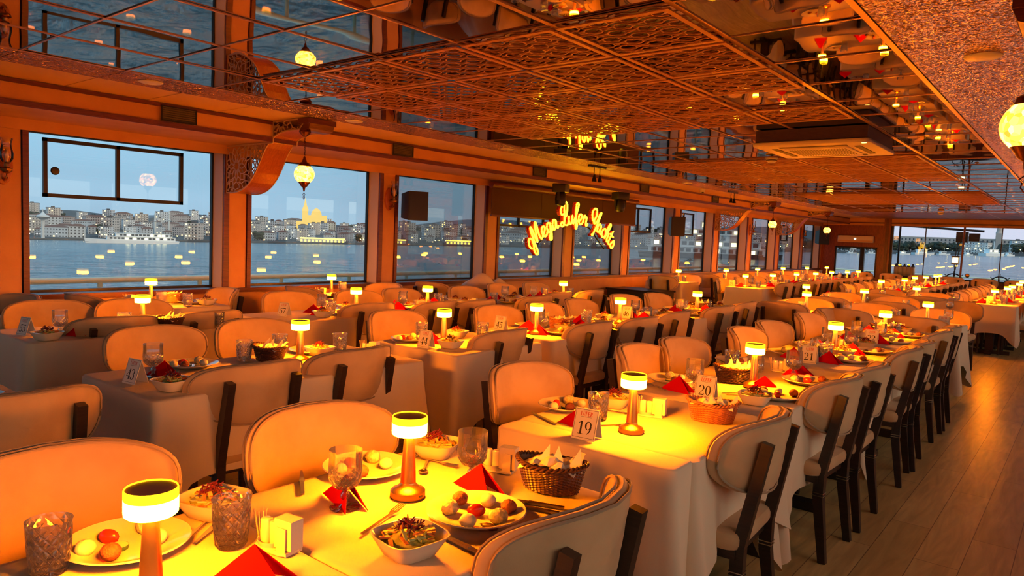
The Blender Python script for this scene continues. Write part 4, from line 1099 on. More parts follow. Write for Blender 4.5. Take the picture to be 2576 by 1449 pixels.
# ---- second row ----------------------------------------------------
B0, B1 = -3.65, -2.92
table(B0, B1, -.35, 1.02, 'the table cut by the left edge', seed=11)
table(B0, B1, 1.35, 2.86, 'table 43', .36, seed=12); table(B0, B1, 3.12, 3.98, 'table 44', .42, seed=13, corner=.24)
table(B0, B1, 4.12, 5.68, 'table 45', .40, seed=14); table(B0, B1, 5.80, 7.75, 'table 46', .40, seed=15)
for x, y, n in ((-3.302, 2.302, 'table 43'), (-3.302, 3.41, 'table 44'), (-3.2, 4.29, 'table 45, nearer end'), (-3.16, 5.442, 'table 45, farther end'), (-3.16, 7.0, 'table 46')): lamp(x, y, 'glowing copper table lamp on ' + n)
card('43', -3.30, 1.44, .15, 'tent card with the number 43'); card('44', -3.24, 3.19, .12, 'tent card with the number 44'); card('45', -3.50, 4.24, .1, 'tent card with the number 45 half hidden by a chair'); card('46', -3.36, 5.92, .1, 'tent card with the number 46 half hidden by chairs')
gob(-3.383, 1.556, 'stemmed water glass beside card 43'); tum(-3.50, 2.09, 'cut glass tumbler beside the paper on table 43'); tum(-3.70, 2.40, 'cut glass tumbler at the window edge of table 43') if False else tum(-3.58, 2.36, 'cut glass tumbler behind the paper on table 43'); tum(-3.42, 2.66, 'cut glass tumbler right of the lamp of table 43')
nap(-3.36, 1.60, .2, 'dark red folded napkin behind the stemmed glass of table 43'); bowl(-3.06, 1.49, .2, 'right of card 43', 0); plate(-3.50, 1.80, F5, 'white plate of starters behind card 43', 'table 43, nearest the card'); plate(-3.50, 2.52, F3, 'white plate beside the lamp of table 43', 'table 43, window side')
basket(-3.40, 2.18, .2, 'd', 'on table 43'); bowl(-3.40, 2.50, .1, 'behind the lamp of table 43', 1); cru(-3.25, 2.74, .2, 'on table 43'); plate(-3.08, 2.3, F3, 'white plate at the aisle side of table 43', 'table 43, aisle side'); cut('knife', -3.22, 1.70, 2.2, 'knife on the near part of table 43')
gob(-3.52, 3.62, 'stemmed glass behind card 44') if False else tum(-3.52, 3.42, 'cut glass tumbler behind card 44'); tum(-3.30, 3.80, 'cut glass tumbler behind the paper napkins of table 44'); bowl(-3.13, 3.30, .2, 'right of card 44', 0); bowl(-3.42, 3.66, .3, 'behind the lamp of table 44', 1)
plate(-3.50, 3.30, F5, 'white plate behind card 44', 'table 44, window side'); cru(-3.16, 3.72, .3, 'on table 44'); nap(-3.33, 3.33, .6, 'bright red folded napkin behind card 44'); cut('knife', -3.53, 3.18, 2.6, 'knife left of card 44')
dress('table 45', B0, B1, [(1, 4.45), (1, 5.05), (-1, 4.6), (-1, 5.35)], 0); basket(-3.28, 4.72, .4, 'l', 'on table 45')
dress('table 46', B0, B1, [(1, 6.1), (1, 6.8), (1, 7.45), (-1, 6.2), (-1, 7.15)], 1); basket(-3.28, 7.35, .3, 'd', 'on table 46'); cru(-3.22, 5.98, .2, 'on table 46')
basket(-3.42, .60, .3, 'l', 'at the left edge of the photo'); bowl(-3.25, .84, .2, 'at the left edge of the photo', 0); cru(-3.12, .80, .3, 'at the left edge of the photo')
for i, (x, y) in enumerate(((-2.84, .88), (-2.84, 1.80), (-2.88, 2.42), (-2.90, 3.67), (-2.78, 4.56), (-2.74, 5.23), (-2.80, 5.96), (-2.79, 6.95), (-2.84, 7.72))):
    chair(x, y, '-x', '%s beige velvet chair on the aisle side of the second row' % ORD[i + 1], 'aisle-side chairs of the second row')
for i, (x, y) in enumerate(((-4.29, 1.93), (-4.28, 2.56), (-4.21, 3.70), (-4.06, 4.72), (-4.05, 5.37), (-4.08, 6.03), (-4.17, 7.08), (-4.08, 7.68))):
    chair(x, y, '+x', '%s beige velvet chair on the window side of the second row' % ORD[i + 1], 'window-side chairs of the second row')
# ---- third row -----------------------------------------------------
C0, C1 = -5.40, -4.72
table(C0, C1, 1.47, 2.88, 'table 55', seed=21); table(C0, C1, 3.15, 4.32, 'table 57', seed=22); table(C0, C1, 4.42, 5.6, 'table 58', seed=23); table(C0, C1, 5.75, 7.85, 'the long rear table', seed=24)
for x, y, n in ((-4.98, 2.219, 'table 55'), (-4.90, 3.97, 'table 57'), (-4.80, 4.725, 'table 58'), (-4.74, 6.848, 'the long rear table')): lamp(x, y, 'glowing copper table lamp on ' + n)
card('55', -5.06, 1.56, .25, 'tent card with the number 55 near the left edge'); card('57', -5.10, 3.40, .3, 'tent card with the number 57'); card('58', -4.70, 4.55, .3, 'tent card beside two chairs below the covered heap')
gob(-4.93, 1.70, 'stemmed glass beside card 55'); bowl(-4.78, 1.58, .3, 'beside card 55', 0); nap(-4.9, 1.76, .2, 'dark red folded napkin behind the bowl of table 55'); plate(-4.98, 1.98, F5, 'white plate on table 55', 'table 55'); tum(-4.98, 2.1, 'cut glass tumbler left of the lamp of table 55'); tum(-4.80, 2.08, 'cut glass tumbler beside the paper of table 55'); basket(-4.80, 2.32, .2, 'd', 'on table 55'); tum(-4.76, 2.64, 'cut glass tumbler right of the lamp of table 55')
bowl(-4.88, 3.62, .3, 'beside card 57', 1)
dress('table 57', C0, C1, [(1, 3.85), (-1, 3.9)], 1); dress('table 58', C0, C1, [(1, 4.7), (1, 5.2), (-1, 4.8), (-1, 5.3)], 0); dress('the long rear table', C0, C1, [(1, 6.0), (1, 6.7), (1, 7.4), (-1, 6.3), (-1, 7.1)], 1)
cru(-4.9, 5.45, .2, 'on table 58')
for i, (x, y) in enumerate(((-4.88, 2.0), (-4.88, 2.63), (-4.79, 4.02), (-4.62, 4.66), (-4.52, 5.08), (-4.53, 6.04), (-4.72, 6.70), (-4.73, 7.40))):
    chair(x + .12, y, '-x', '%s beige velvet chair on the aisle side of the third row' % ORD[i + 1], 'aisle-side chairs of the third row')
for i, (x, y) in enumerate(((-6.0, 1.96), (-5.86, 2.49), (-5.94, 3.92), (-5.79, 4.62), (-5.80, 5.19), (-5.75, 6.16), (-5.90, 6.98), (-5.84, 7.62))):
    chair(x, y, '+x', '%s beige velvet chair on the window side of the third row' % ORD[i + 1], 'window-side chairs of the third row')
# ---- window row ----------------------------------------------------
D0, D1 = -6.76, -6.02
for n, (a, b) in enumerate(((.9, 1.75), (2.55, 3.45), (4.62, 5.45))):
    table(D0, D1, a, b, ('the window table cut by the left edge', 'the nearest whole window table', 'the second whole window table')[n], seed=31 + n)
lamp(-6.348, 2.90, 'glowing copper table lamp reflected in the first window'); lamp(-6.40, 4.845, 'glowing copper table lamp on the window table under the lantern')
card('60', -6.16, 2.74, .3, 'tent card on the nearest whole window table'); tum(-6.33, 2.98, 'cut glass tumbler right of the lamp by the first window'); basket(-6.45, 3.15, .2, 'l', 'on the nearest whole window table'); cru(-6.55, 2.8, .2, 'on the nearest whole window table'); bowl(-6.15, 3.3, .2, 'on the nearest whole window table', 0); plate(-6.3, 3.25, F3, 'white plate on the nearest whole window table', 'the nearest window table')
tum(-6.1, 3.1, 'cut glass tumbler at the inner edge of the window table')
gob(-6.28, 4.9, 'stemmed glass right of the lamp under the lantern'); cru(-6.5, 4.78, .2, 'on the second whole window table'); nap(-6.22, 4.82, .3, 'dark red folded napkin on the second whole window table'); plate(-6.3, 4.72, F3, 'white plate on the second whole window table', 'the second window table')
chair(-6.50, 2.02, '-y', 'beige velvet chair at the left edge under the sconce', 'window row chairs', .35); chair(-6.38, 2.28, '+y', 'beige velvet chair with its back to the camera at the first window', 'window row chairs', .08)
chair(-6.42, 3.72, '-y', 'pale beige velvet chair facing the camera before the second post', 'window row chairs', -.12)
chair(-6.38, 4.36, '+y', 'beige velvet chair with its back to the camera at the second window', 'window row chairs', .05); chair(-6.36, 5.68, '-y', 'beige velvet chair before the third post', 'window row chairs', .1); chair(-6.4, 6.25, '+y', 'beige velvet chair beside the white covered heap', 'window row chairs', .05)
# heap under a white cloth by the third window
def heap():
    mb = MB(); n, m_ = 26, 20; g = []; rd = random.Random(5)
    def hgt(u, v):
        h = .0
        for cx, cy, r, a in ((.42, .42, .52, .97), (.66, .50, .40, .90), (.22, .6, .4, .66), (.80, .45, .36, .74)): h = max(h, a * (1 - (math.hypot(u - cx, (v - cy) * .8) / r) ** 1.3 * .55) if math.hypot(u - cx, v - cy) < r * 1.6 else 0)
        return max(.10, h) + .012 * math.sin(u * 23 + v * 7)
    for i in range(n + 1):
        row = []
        for j in range(m_ + 1):
            u, v = i / n, j / m_; e = min(u, 1 - u, v, 1 - v)
            z = hgt(u, v) if e > .06 else .05 + .25 * max(0, e) * rd.uniform(.8, 1.2)
            row.append(mb.P((-6.72 + .78 * v + .012 * math.sin(i), 6.75 + 1.25 * u + .012 * math.cos(j * 2), z)))
        g.append(row)
    for i in range(n):
        for j in range(m_): mb.F([g[i][j], g[i + 1][j], g[i + 1][j + 1], g[i][j + 1]])
    return tag(mb.build('covered_heap', M['linen'], None, True, 70), 'tall heap draped in a white cloth under the third window', 'covered heap')
heap()
bx = empty('black_cabinet', (-5.75, 12.0, 0), 0, 'low black cabinet under the sixth window', 'cabinet')
MB().box(-.5, .5, -.3, .3, .05, .60).build('body', M['blackplastic'], bx, False); MB().box(-.52, .52, -.32, .32, .60, .63).build('top', M['blackmetal'], bx, False); bx.location = (-6.2, 11.35, 0)
# ---- cross tables in the middle ------------------------------------
for n, (num, y0, y1, xa, xb, lx, back, front) in enumerate((('25', 8.05, 8.72, -3.2, -.97, ((-1.27, 8.32), (-2.50, 8.45)), ((-1.27, 7.62), (-1.97, 7.82), (-2.66, 8.0)), ((-1.23, 9.06), (-1.93, 9.06), (-2.6, 9.06))),
                                              ('26', 9.86, 10.5, -3.3, -1.2, ((-2.25, 10.0), (-3.0, 10.1)), ((-1.87, 9.54), (-2.6, 9.54)), ((-1.3, 10.84), (-2.0, 10.84), (-2.7, 10.84))),
                                              ('27', 11.62, 12.2, -3.2, -1.35, ((-1.97, 11.84),), ((-1.75, 11.3), (-2.4, 11.3)), ((-1.86, 12.6), (-2.5, 12.6))))):
    T = 'table %s' % num; table(xa, xb, y0, y1, T, .40, seed=41 + n, corner=.25)
    for k, (x, y) in enumerate(lx): lamp(x, y, 'glowing copper table lamp on %s%s' % (T, ', window end' if k else ', aisle end'))
    if num != '26': card(num, (-1.10, 0, -1.50)[n], y0 + .12, .1, 'tent card with the number ' + num)
    for k, (x, y) in enumerate(back): chair(x, y, '+y', '%s beige velvet chair from the aisle on the near side of %s' % (ORD[k + 1], T), 'near-side chairs of the cross tables')
    for k, (x, y) in enumerate(front): chair(x, y, '-y', '%s beige velvet chair from the aisle on the far side of %s' % (ORD[k + 1], T), 'far-side chairs of the cross tables')
    for k in range(4):
        x = xb - .25 - k * .48; ym = (y0 + y1) / 2; seat = 'the %s place from the aisle on %s' % (ORD[k + 1], T)
        plate(x, ym + (.17 if k % 2 else -.17), F3[:2], 'white plate at ' + seat, seat); (tum if k % 2 else gob)(x + .12, ym + .05, ('cut glass tumbler at ' if k % 2 else 'stemmed glass at ') + seat); nap(x - .12, ym - .15, .3, 'red folded napkin at ' + seat)
# ---- far rows ------------------------------------------------------
def far_row(xc, hw, ys, name, cl, cr, lamps, side_l='window', side_r='aisle', card_n=None):
    for k, (a, b) in enumerate(ys):
        T = 'the %s table of the %s' % (ORD[k + 1], name); table(xc - hw, xc + hw, a, b, T, .42, seed=int(60 + xc * 10 + k), corner=.2)
        for q in range(2):
            y = a + .3 + q * (b - a - .6); seat = 'the %s place on %s' % (('near', 'far')[q], T)
            plate(xc + (.16 if q else -.16), y, [], 'white plate at ' + seat, seat); (tum if q else gob)(xc - .05 + .1 * q, y + .12, ('tumbler at ' if q else 'stemmed glass at ') + seat); nap(xc - .12 + .26 * q, y - .15, .3, 'red folded napkin at ' + seat)
            tum(xc + .14, y - .02 + .05 * q, 'extra tumbler at ' + seat)
    for k, (x, y) in enumerate(lamps): lamp(x, y, '%s glowing copper table lamp of the %s' % (ORD[k + 1], name))
    for s, lst, sd, hd in ((-1, cl, side_l, '+x'), (1, cr, side_r, '-x')):
        for k, (x, y) in enumerate(lst): chair(x, y, hd, '%s beige velvet chair on the %s side of the %s' % (ORD[k + 1], sd, name), '%s-side chairs of the %s' % (sd, name))
far_row(-1.13, .33, [(12.66, 14.0), (14.1, 15.5), (15.6, 17.0), (17.1, 19.0)], 'far aisle row', [(-1.72, 12.95 + .62 * k) for k in range(9)], [(-.54, 13.0 + .62 * k) for k in range(5)], [(-1.10, 12.75), (-1.05, 14.09), (-1.05, 14.98), (-1.05, 16.5), (-1.1, 18.0)], 'window', 'right')
card('28', -1.15, 12.78, 0, 'brown tent card with the number 28')
far_row(-2.80, .33, [(13.3, 14.7), (14.8, 16.2), (16.3, 17.7), (17.8, 19.6)], 'far middle row', [(-3.42, 13.5 + .72 * k) for k in range(8)], [(-2.16, 13.25 + .72 * k) for k in range(9)], [(-2.82, 13.67), (-2.70, 14.98), (-2.83, 16.74), (-2.75, 17.46), (-2.76, 18.8), (-2.76, 19.3)])
far_row(-4.62, .33, [(12.1, 13.45), (13.6, 14.9), (15.0, 16.3), (16.4, 17.7), (17.8, 19.4)], 'far third row', [(-5.22, 12.4 + .85 * k) for k in range(8)], [(-4.0, 12.6 + .8 * k) for k in range(8)], [(-4.64, 12.0 + .18), (-4.52, 13.19), (-4.52, 14.54), (-4.45, 15.55), (-4.49, 16.86), (-4.42, 17.9), (-4.4, 18.8)])
card('59', -4.90, 12.25, .1, 'tent card with the number 59')
for k, (y, l) in enumerate(((12.0, 'first'), (13.9, 'second'), (15.7, 'third'), (17.4, 'fourth'), (19.0, 'fifth'), (20.6, 'sixth'))):
    T = 'the %s far window table' % l; table(-6.45, -5.75, y, y + .75, T, .42, seed=80 + k, corner=.2)
    lamp((-5.95, -5.82, -5.83, -5.83, -5.75, -5.7)[k], y + .3, 'glowing copper table lamp on ' + T)
    plate(-6.0, y + .2, [], 'white plate on ' + T, T); tum(-5.9, y + .45, 'water tumbler on ' + T); nap(-6.05, y + .12, .4, 'red folded napkin on ' + T)
    chair(-6.05, y - .25, '+y', 'beige velvet chair on the near side of ' + T, 'chairs of the far window tables')
    if k < 5: chair(-6.05, y + 1.02, '-y', 'beige velvet chair on the far side of ' + T, 'chairs of the far window tables')
card('72', -5.88, 12.08, .1, 'tent card with the number 72')
# row by the bulkhead
for k in range(6):
    x = -5.0 + k * .72
    chair(x, 21.6 + .05 * (k % 2), '+y', '%s beige velvet chair in the cross row below the forward windows' % ORD[k + 1], 'chairs below the forward windows')
# bottles on the sill
def make_bottle():
    t = MB().use(M['china']).lathe([(0, 0), (.052, 0), (.055, .01), (.055, .22), (.05, .24)], 14).use(M['blackplastic']).lathe([(.05, .24), (.035, .27), (.022, .29), (.022, .32), (0, .32)], 14).build('flask', None)
    return tag(t, cat='flask')
BT = Proto(make_bottle())
for k in range(5): BT((-4.72 + k * .115, YE + .12 + .20, .72), 0, '%s white flask with a dark cap standing outside the forward window' % ORD[k + 1], 'flasks outside the forward window', 1.2)
MB_ = MB().box(-4.9, -4.0, YE + .13, YE + .55, 0, .72).build('outer_ledge', M['mahog'], None, False); tag(MB_, 'low brown ledge outside carrying the flasks', 'ledge')
# ================================================================== OUTSIDE
def put(mb, name, m=None, parent=None, smooth=True): return mb.build(name, m, parent, smooth)
# deck and rail
dk = MB().box(-9.0, GX - .1, YB, 30, -.12, -.02).build('side_deck', M['deck'], None, False); tag(dk, 'grey side deck outside the windows', 'deck', kind='structure')
dk = MB().box(-8.0, 4, YE + .3, 31, -.12, -.02).build('fore_deck', M['deck'], None, False); tag(dk, 'grey foredeck beyond the forward windows', 'deck', kind='structure')
rl = empty('deck_railing', (-8.2, 0, 0), 0, 'thick cream painted handrail on posts outside the side windows', 'railing')
MB().tube([(0, YB, .835), (0, 10, .835), (0, 29, .835)], .033, 14).build('handrail', M['rail_cream'], rl)
for y in [3.21 + 1.1 * k for k in range(-8, 23)]: MB().tube([(0, y, -.02), (0, y, .81)], .026, 10).build('post', M['rail_cream'], rl)
rl = empty('bow_railing', (0, 29.5, 0), 0, 'thin pinkish grey railing beyond the forward windows', 'railing')
MB().tube([(-8.2, 0, .70), (4, 0, .62)], .028, 10).build('handrail', M['rail_cream'], rl)
for x in (-6.3, -4.6, -2.2, .2): MB().tube([(x, 0, -.02), (x, 0, .66)], .022, 8).build('post', M['rail_cream'], rl)
# ship's wheels, light mast beyond the forward glass
def wheel():
    t = empty('ships_wheel', cat="ship's wheel")
    MB().tube([(.26 * math.cos(a), 0, .26 * math.sin(a)) for a in [2 * PI * k / 28 for k in range(28)]], .018, 8, closed=True).build('rim', M['blackmetal'], t)
    for k in range(4):
        a = PI * k / 4; MB().tube([(-.34 * math.cos(a), 0, -.34 * math.sin(a)), (.34 * math.cos(a), 0, .34 * math.sin(a))], .011, 6).build('spoke', M['blackmetal'], t)
    MB().tube([(0, .05, -.65), (0, .05, 0)], .03, 8).build('stand', M['blackmetal'], t)
    return t
WH = Proto(wheel())
WH((-3.3, 25.6, .60), 0, "dark ship's wheel outside, left of the pole", "ship's wheels on the foredeck"); WH((-2.13, 25.8, .58), 0, "dark ship's wheel outside near the aisle", "ship's wheels on the foredeck")
ms = empty('light_rig', (-2.95, 25.6, 0), 0, 'black lighting bar with lamps and cables beyond the forward glass', 'light rig')
MB().tube([(-1.9, 0, 2.30), (.35, 0, 2.17)], .035, 10).tube([(-1.9, 0, 2.3), (-1.9, 0, -.02)], .03, 8).build('bar', M['blackmetal'], ms)
MB().box(-.35, -.05, -.12, .12, 1.82, 2.14).box(-.02, .25, -.1, .1, 1.86, 2.10).build('stage_lamp', M['blackmetal'], ms, False)
MB().tube([(-.30, 0, 1.85), (-.36, 0, 1.2), (-.30, 0, .7), (-.45, 0, .2), (-.5, 0, -.02)], .012, 6).tube([(-.24, 0, 1.85), (-.30, 0, 1.1), (-.36, 0, .6), (-.28, 0, -.02)], .012, 6).build('cable', M['blackmetal'], ms)
lt = empty('hanging_ship_lantern', (-3.25, 25.4, 1.28), 0, 'small white square lantern on the cables beyond the forward glass', 'lantern')
MB().box(-.09, .09, -.09, .09, -.11, .11).build('body', M['ac_white'], lt, False); MB().box(-.11, .11, -.11, .11, .11, .13).box(-.11, .11, -.11, .11, -.13, -.11).build('frame', M['blackmetal'], lt, False); MB().box(-.07, .07, -.1, -.09, -.07, .07).build('lens', emit('lantern glow', (1, .85, .5), 2.2), lt, False)
pl = MB().box(-6.05, -5.92, 25.0, 25.12, .75, 1.75).build('dark_post_box', M['blackmetal'], None, False); pl.location = (0.2, 0, 0); tag(pl, 'dark upright box seen through the small forward window', 'post')
MB().box(-5.84, -5.7, 25.0, 25.1, -.02, .80).build('stand', M['blackmetal'], pl, False); bpy.data.objects['stand.001' if 'stand.001' in bpy.data.objects else 'stand'].location = (0, 0, 0)

# sea
mb = MB(); g = []
for i in range(61):
    row = []
    for j in range(61):
        x = -9000 * ((60 - i) / 60) ** 2 + 1500 * (i / 60) ** 2; y = -600 + 9600 * (j / 60) ** 2; row.append(mb.P(sea(x, y, 0)))
    g.append(row)
for i in range(60):
    for j in range(60): mb.F([g[i][j], g[i + 1][j], g[i + 1][j + 1], g[i][j + 1]])
so = mb.build('sea', M['sea']); tag(so, 'grey blue choppy sea', 'sea', kind='stuff')

# hills behind the city
SH = 1010.0
def azd(az, d): a = math.radians(az); return math.sin(a) * d, math.cos(a) * d      # az from +y, negative to the left
def ridge(az):       # skyline tangent above the horizon for each azimuth
    K = [(-90, .040), (-70, .045), (-66, .036), (-63, .046), (-60, .040), (-55, .036), (-50, .032), (-46, .034), (-42, .037), (-36, .036), (-30, .034), (-24, .030), (-18, .026), (-16, .014), (-12, .011), (-6, .012), (0, .012), (20, .012)]
    for (a, u), (b, v) in zip(K, K[1:]):
        if a <= az <= b: return u + (v - u) * (az - a) / (b - a)
    return .02
def ground(az, d): # metres above sea
    t = max(0, min(1, (d - SH - 25) / 520)); return 2.5 + (ridge(az) * 1400 + 4.5 - 16) * t ** 1.15 * (1.0)
hillm = mat('dusky hillside', (.055, .070, .075), .95, col2=(.085, .095, .10), nscale=.02)
mb = MB(); g = []
for i in range(111):
    az = -92 + i * 1.05; row = [mb.P(sea(*azd(az, SH - 6), -1)), mb.P(sea(*azd(az, SH), 2.2))]
    for k in range(1, 13): d = SH + k * 48; row.append(mb.P(sea(*azd(az, d), ground(az, d))))
    row.append(mb.P(sea(*azd(az, SH + 900), -2)))
    g.append(row)
for a, b in zip(g, g[1:]):
    for k in range(len(a) - 1): mb.F([a[k], a[k + 1], b[k + 1], b[k]])
hl = mb.build('hillside', hillm); tag(hl, 'dark hillside rising behind the shore', 'hill', kind='structure')
mb = MB(); g = []
for i in range(60):
    az = -92 + i * 1.9; h = 90 + 26 * math.sin(i * .53) + 22 * math.sin(i * .21 + 1) - .9 * max(0, az + 50); g.append([mb.P(sea(*azd(az, 3000), 0)), mb.P(sea(*azd(az, 3300), h)), mb.P(sea(*azd(az, 3500), h * .6))])
for a, b in zip(g, g[1:]):
    for k in range(2): mb.F([a[k], a[k + 1], b[k + 1], b[k]])
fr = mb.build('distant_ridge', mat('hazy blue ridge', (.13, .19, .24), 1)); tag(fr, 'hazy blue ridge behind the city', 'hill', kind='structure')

# apartment blocks
WALLC = [(.55, .60, .64), (.74, .77, .79), (.42, .46, .50), (.62, .58, .54), (.46, .43, .43), (.80, .83, .84)]
WM = [mat('facade %d' % i, c, .9) for i, c in enumerate(WALLC)]
DK = mat('dusk window', (.05, .06, .075), .3); LT = emit('lit window', (1, .66, .22), 2.2); RF = [mat('red roof', (.17, .085, .065), .9), mat('grey roof', (.12, .125, .135), .9)]
def block(w, d, h, wm, roof, seed):
    rd = random.Random(seed); mb = MB().use(wm).box(-w / 2, w / 2, -d / 2, d / 2, -8, h); fl = max(2, int(h / 3.1)); nc = max(3, int(w / 3.2))
    for f in range(fl):
        z = f * h / fl + 1.0
        for s, (u0, u1) in ((0, (-w / 2, w / 2)),):
            for c in range(nc):
                x = u0 + (c + .5) * (u1 - u0) / nc
                mb.use(LT if rd.random() < .07 else DK).box(x - .75, x + .75, -d / 2 - .06, -d / 2, z, z + 1.45)
        for c in range(3):
            y = -d / 2 + (c + .5) * d / 3
            for sx in (-1, 1): mb.use(DK).box(sx * w / 2 - .05, sx * w / 2 + .05, y - .7, y + .7, z, z + 1.4)
        if seed % 2: mb.use(wm).box(-w * .3, w * .3, -d / 2 - 1.1, -d / 2, z - .6, z - .25)
    if roof == 0:
        mb.use(RF[0]); a = [mb.P(p) for p in ((-w / 2 - .4, -d / 2 - .4, h), (w / 2 + .4, -d / 2 - .4, h), (w / 2 + .4, d / 2 + .4, h), (-w / 2 - .4, d / 2 + .4, h))]; r0, r1 = mb.P((-w * .2, 0, h + 2.6)), mb.P((w * .2, 0, h + 2.6))
        mb.F([a[0], a[1], r1, r0]); mb.F([a[1], a[2], r1]); mb.F([a[2], a[3], r0, r1]); mb.F([a[3], a[0], r0])
    else: mb.use(RF[1]).box(-w / 2 - .2, w / 2 + .2, -d / 2 - .2, d / 2 + .2, h, h + .5).box(-w * .15, w * .1, -2, 2, h, h + 2.4)
    return tag(mb.build('apartment_block', None, None, False), cat='building')
BK = [Proto(block(w, d, h, WM[i % 6], i % 2, i)) for i, (w, d, h) in enumerate(((15, 11, 13), (22, 12, 17), (12, 10, 10), (18, 12, 20), (26, 12, 14), (11, 9, 15), (30, 13, 12), (16, 12, 17)))]
BL = ['white five storey apartment block on the far shore', 'pale wide apartment block on the far shore']
rd = random.Random(21); cnt = 0; extra = []
stuff = MB()
for ring in range(7):
    d = SH + 60 + ring * 68; az = -75.0
    while az < 3:
        st = rd.uniform(1.0, 1.9) * (1 - ring * .03); az += st
        if ring > 4 and az > -16: continue
        dd = d + rd.uniform(-22, 22); x, y = azd(az, dd)
        if -17 < az < -3 and rd.random() < .7: continue
        p = sea(x, y, ground(az, dd) - 1)
        if cnt < 285:
            k = rd.randrange(8); tone = ['white gabled', 'wide off-white', 'small grey', 'tall beige', 'long brownish', 'slim white', 'long low pale', 'pale flat-roofed'][k]
            BK[k](p, -math.radians(az) + rd.uniform(-.5, .5), '%s apartment block on the far shore, %s' % (tone, ('along the waterfront', 'just behind the waterfront', 'low on the slope', 'halfway up the slope', 'high on the slope', 'near the ridge', 'on the ridge')[ring]), 'blocks: %s, terrace %d' % (tone, ring + 1), rd.uniform(.75, 1.15)); cnt += 1
# trees
TM = [mat('dark foliage', (.025, .04, .028), .95, col2=(.04, .055, .04), nscale=.4), mat('dark green foliage', (.035, .05, .03), .95)]
TP = []
for s in range(3):
    mb = MB(); r2 = random.Random(s)
    for k in range(16): mb.blob((r2.uniform(-4, 4), r2.uniform(-3, 3), r2.uniform(3, 8.5)), r2.uniform(1.6, 3), r2.uniform(1.6, 3), r2.uniform(1.4, 2.6), 8, 5, .2, k + s * 31)
    mb.tube([(0, 0, -3), (0, 0, 5)], .4, 6); TP.append(Proto(tag(mb.build('shore_tree', TM[s % 2]), cat='tree')))
for k in range(120):
    az = rd.uniform(-74, -2) if k < 60 else rd.uniform(-17, -3); dd = SH + (rd.uniform(20, 420) if k < 60 else rd.uniform(30, 230)); x, y = azd(az, dd)
    TP[k % 3](sea(x, y, ground(az, dd)), rd.uniform(0, 6), 'dark %s tree %s' % (('round', 'broad', 'bushy')[k % 3], 'among the houses on the far slope' if k < 60 else 'on the wooded far shore ahead of the bow'), 'trees %s %d' % ('among the houses' if k < 60 else 'on the wooded shore', k % 3), rd.uniform(.8, 1.5) * (1 if k < 60 else .95))
# quay lights
LG = [emit('yellow quay light', (1, .70, .14), 22), emit('white quay light', (1, .93, .72), 18)]
LP = [Proto(tag(MB().use(LG[i]).blob((0, 0, 0), .85, .85, .85, 8, 6).use(M['blackmetal']).tube([(0, 0, -7), (0, 0, -.8)], .12, 5).build('street_light', None), cat='street light')) for i in range(2)]
for k in range(150):
    az = rd.uniform(-74, -1); dd = SH + (rd.uniform(6, 40) if k % 3 else rd.uniform(40, 420)); x, y = azd(az, dd)
    LP[0 if k % 4 else 1](sea(x, y, max(5.5, ground(az, dd) + 5)), 0, '%s street light glowing %s' % ('yellow' if k % 4 else 'white', 'along the far quay' if k % 3 else 'among the hillside houses'), '%s lights %s' % ('yellow' if k % 4 else 'white', 'on the quay' if k % 3 else 'on the slope'), rd.uniform(.35, .75))
def at_az(az, d, z): x, y = azd(az, d); return sea(x, y, z)
def face(az): return -math.radians(az)
# waterfront restaurants with yellow lit fronts
for az, w, lab in ((-53.6, 60, 'below the lit palace'), (-48.2, 34, 'at the right edge of the second window'), (-43.0, 40, 'in the third window'), (-66.5, 26, 'behind the long ferry')):
    o = MB().use(WM[3]).box(-w / 2, w / 2, 0, 12, -2, 6.5).use(emit('lit restaurant front', (1, .72, .08), 2.6)).box(-w / 2, w / 2, -.1, 0, 4.6, 6.2)
    for k in range(int(w / 5)): o.box(-w / 2 + 1 + k * 5, -w / 2 + 3.4 + k * 5, -.12, 0, .8, 3.4)
    b = o.build('waterfront_restaurant', None, None, False); b.location = at_az(az, SH + 14, 2.2); b.rotation_euler = (0, 0, face(az)); tag(b, 'low waterfront restaurant with a yellow lit front ' + lab, 'building')
# lit church or mosque on the hill
t = empty('floodlit_church', at_az(-54.6, 1330, ground(-54.6, 1330)), face(-54.6), 'floodlit yellow stone building with a spire on the hilltop', 'building')
fl = emit('floodlit stone', (1, .66, .16), .55)
MB().box(-26, 26, -8, 8, -4, 16).box(-10, 30, -9, 7, 0, 27).build('nave', fl, t, False); MB().box(-12, -2, -12, -2, 0, 34).lathe([(5, 34), (5.6, 36), (2.4, 44), (0, 58)], 12, c=(-7, -7, 0)).build('tower', fl, t, False)
MB().lathe([(9, 26), (9, 29), (7.5, 34), (4, 38), (0, 40)], 18, c=(12, 0, 0)).build('dome', fl, t)
# control tower
t = empty('harbour_control_tower', at_az(-71.9, SH + 8, 0), 0, 'tall white harbour control tower with a disc top at the left of the first window', 'tower')
wt = mat('white tower paint', (.62, .66, .66), .7)
MB().lathe([(3.4, 0), (3.0, 6), (2.7, 34), (5, 37)], 20).build('shaft', wt, t); MB().lathe([(5, 36), (11, 38.5), (11.5, 40.5), (9.5, 43.5), (6, 44), (3, 47), (.8, 49), (.5, 54), (0, 55)], 24).build('cabin', wt, t); MB().lathe([(11.55, 38.8), (11.6, 40.2)], 24, cap=False).build('window_band', DK, t); t.scale = (.6, .6, .68)
# minarets
for az, d, hh, lab in ((-65.2, SH + 90, 34, 'first'), (-64.3, SH + 90, 36, 'second')):
    o = MB().lathe([(1.7, -3), (1.5, hh * .6), (2.3, hh * .62), (1.3, hh * .65), (1.2, hh * .85), (1.6, hh * .86), (0, hh)], 12).build('minaret', wt); o.location = at_az(az, d, ground(az, d)); tag(o, '%s slim minaret above the long ferry' % lab, 'minaret')
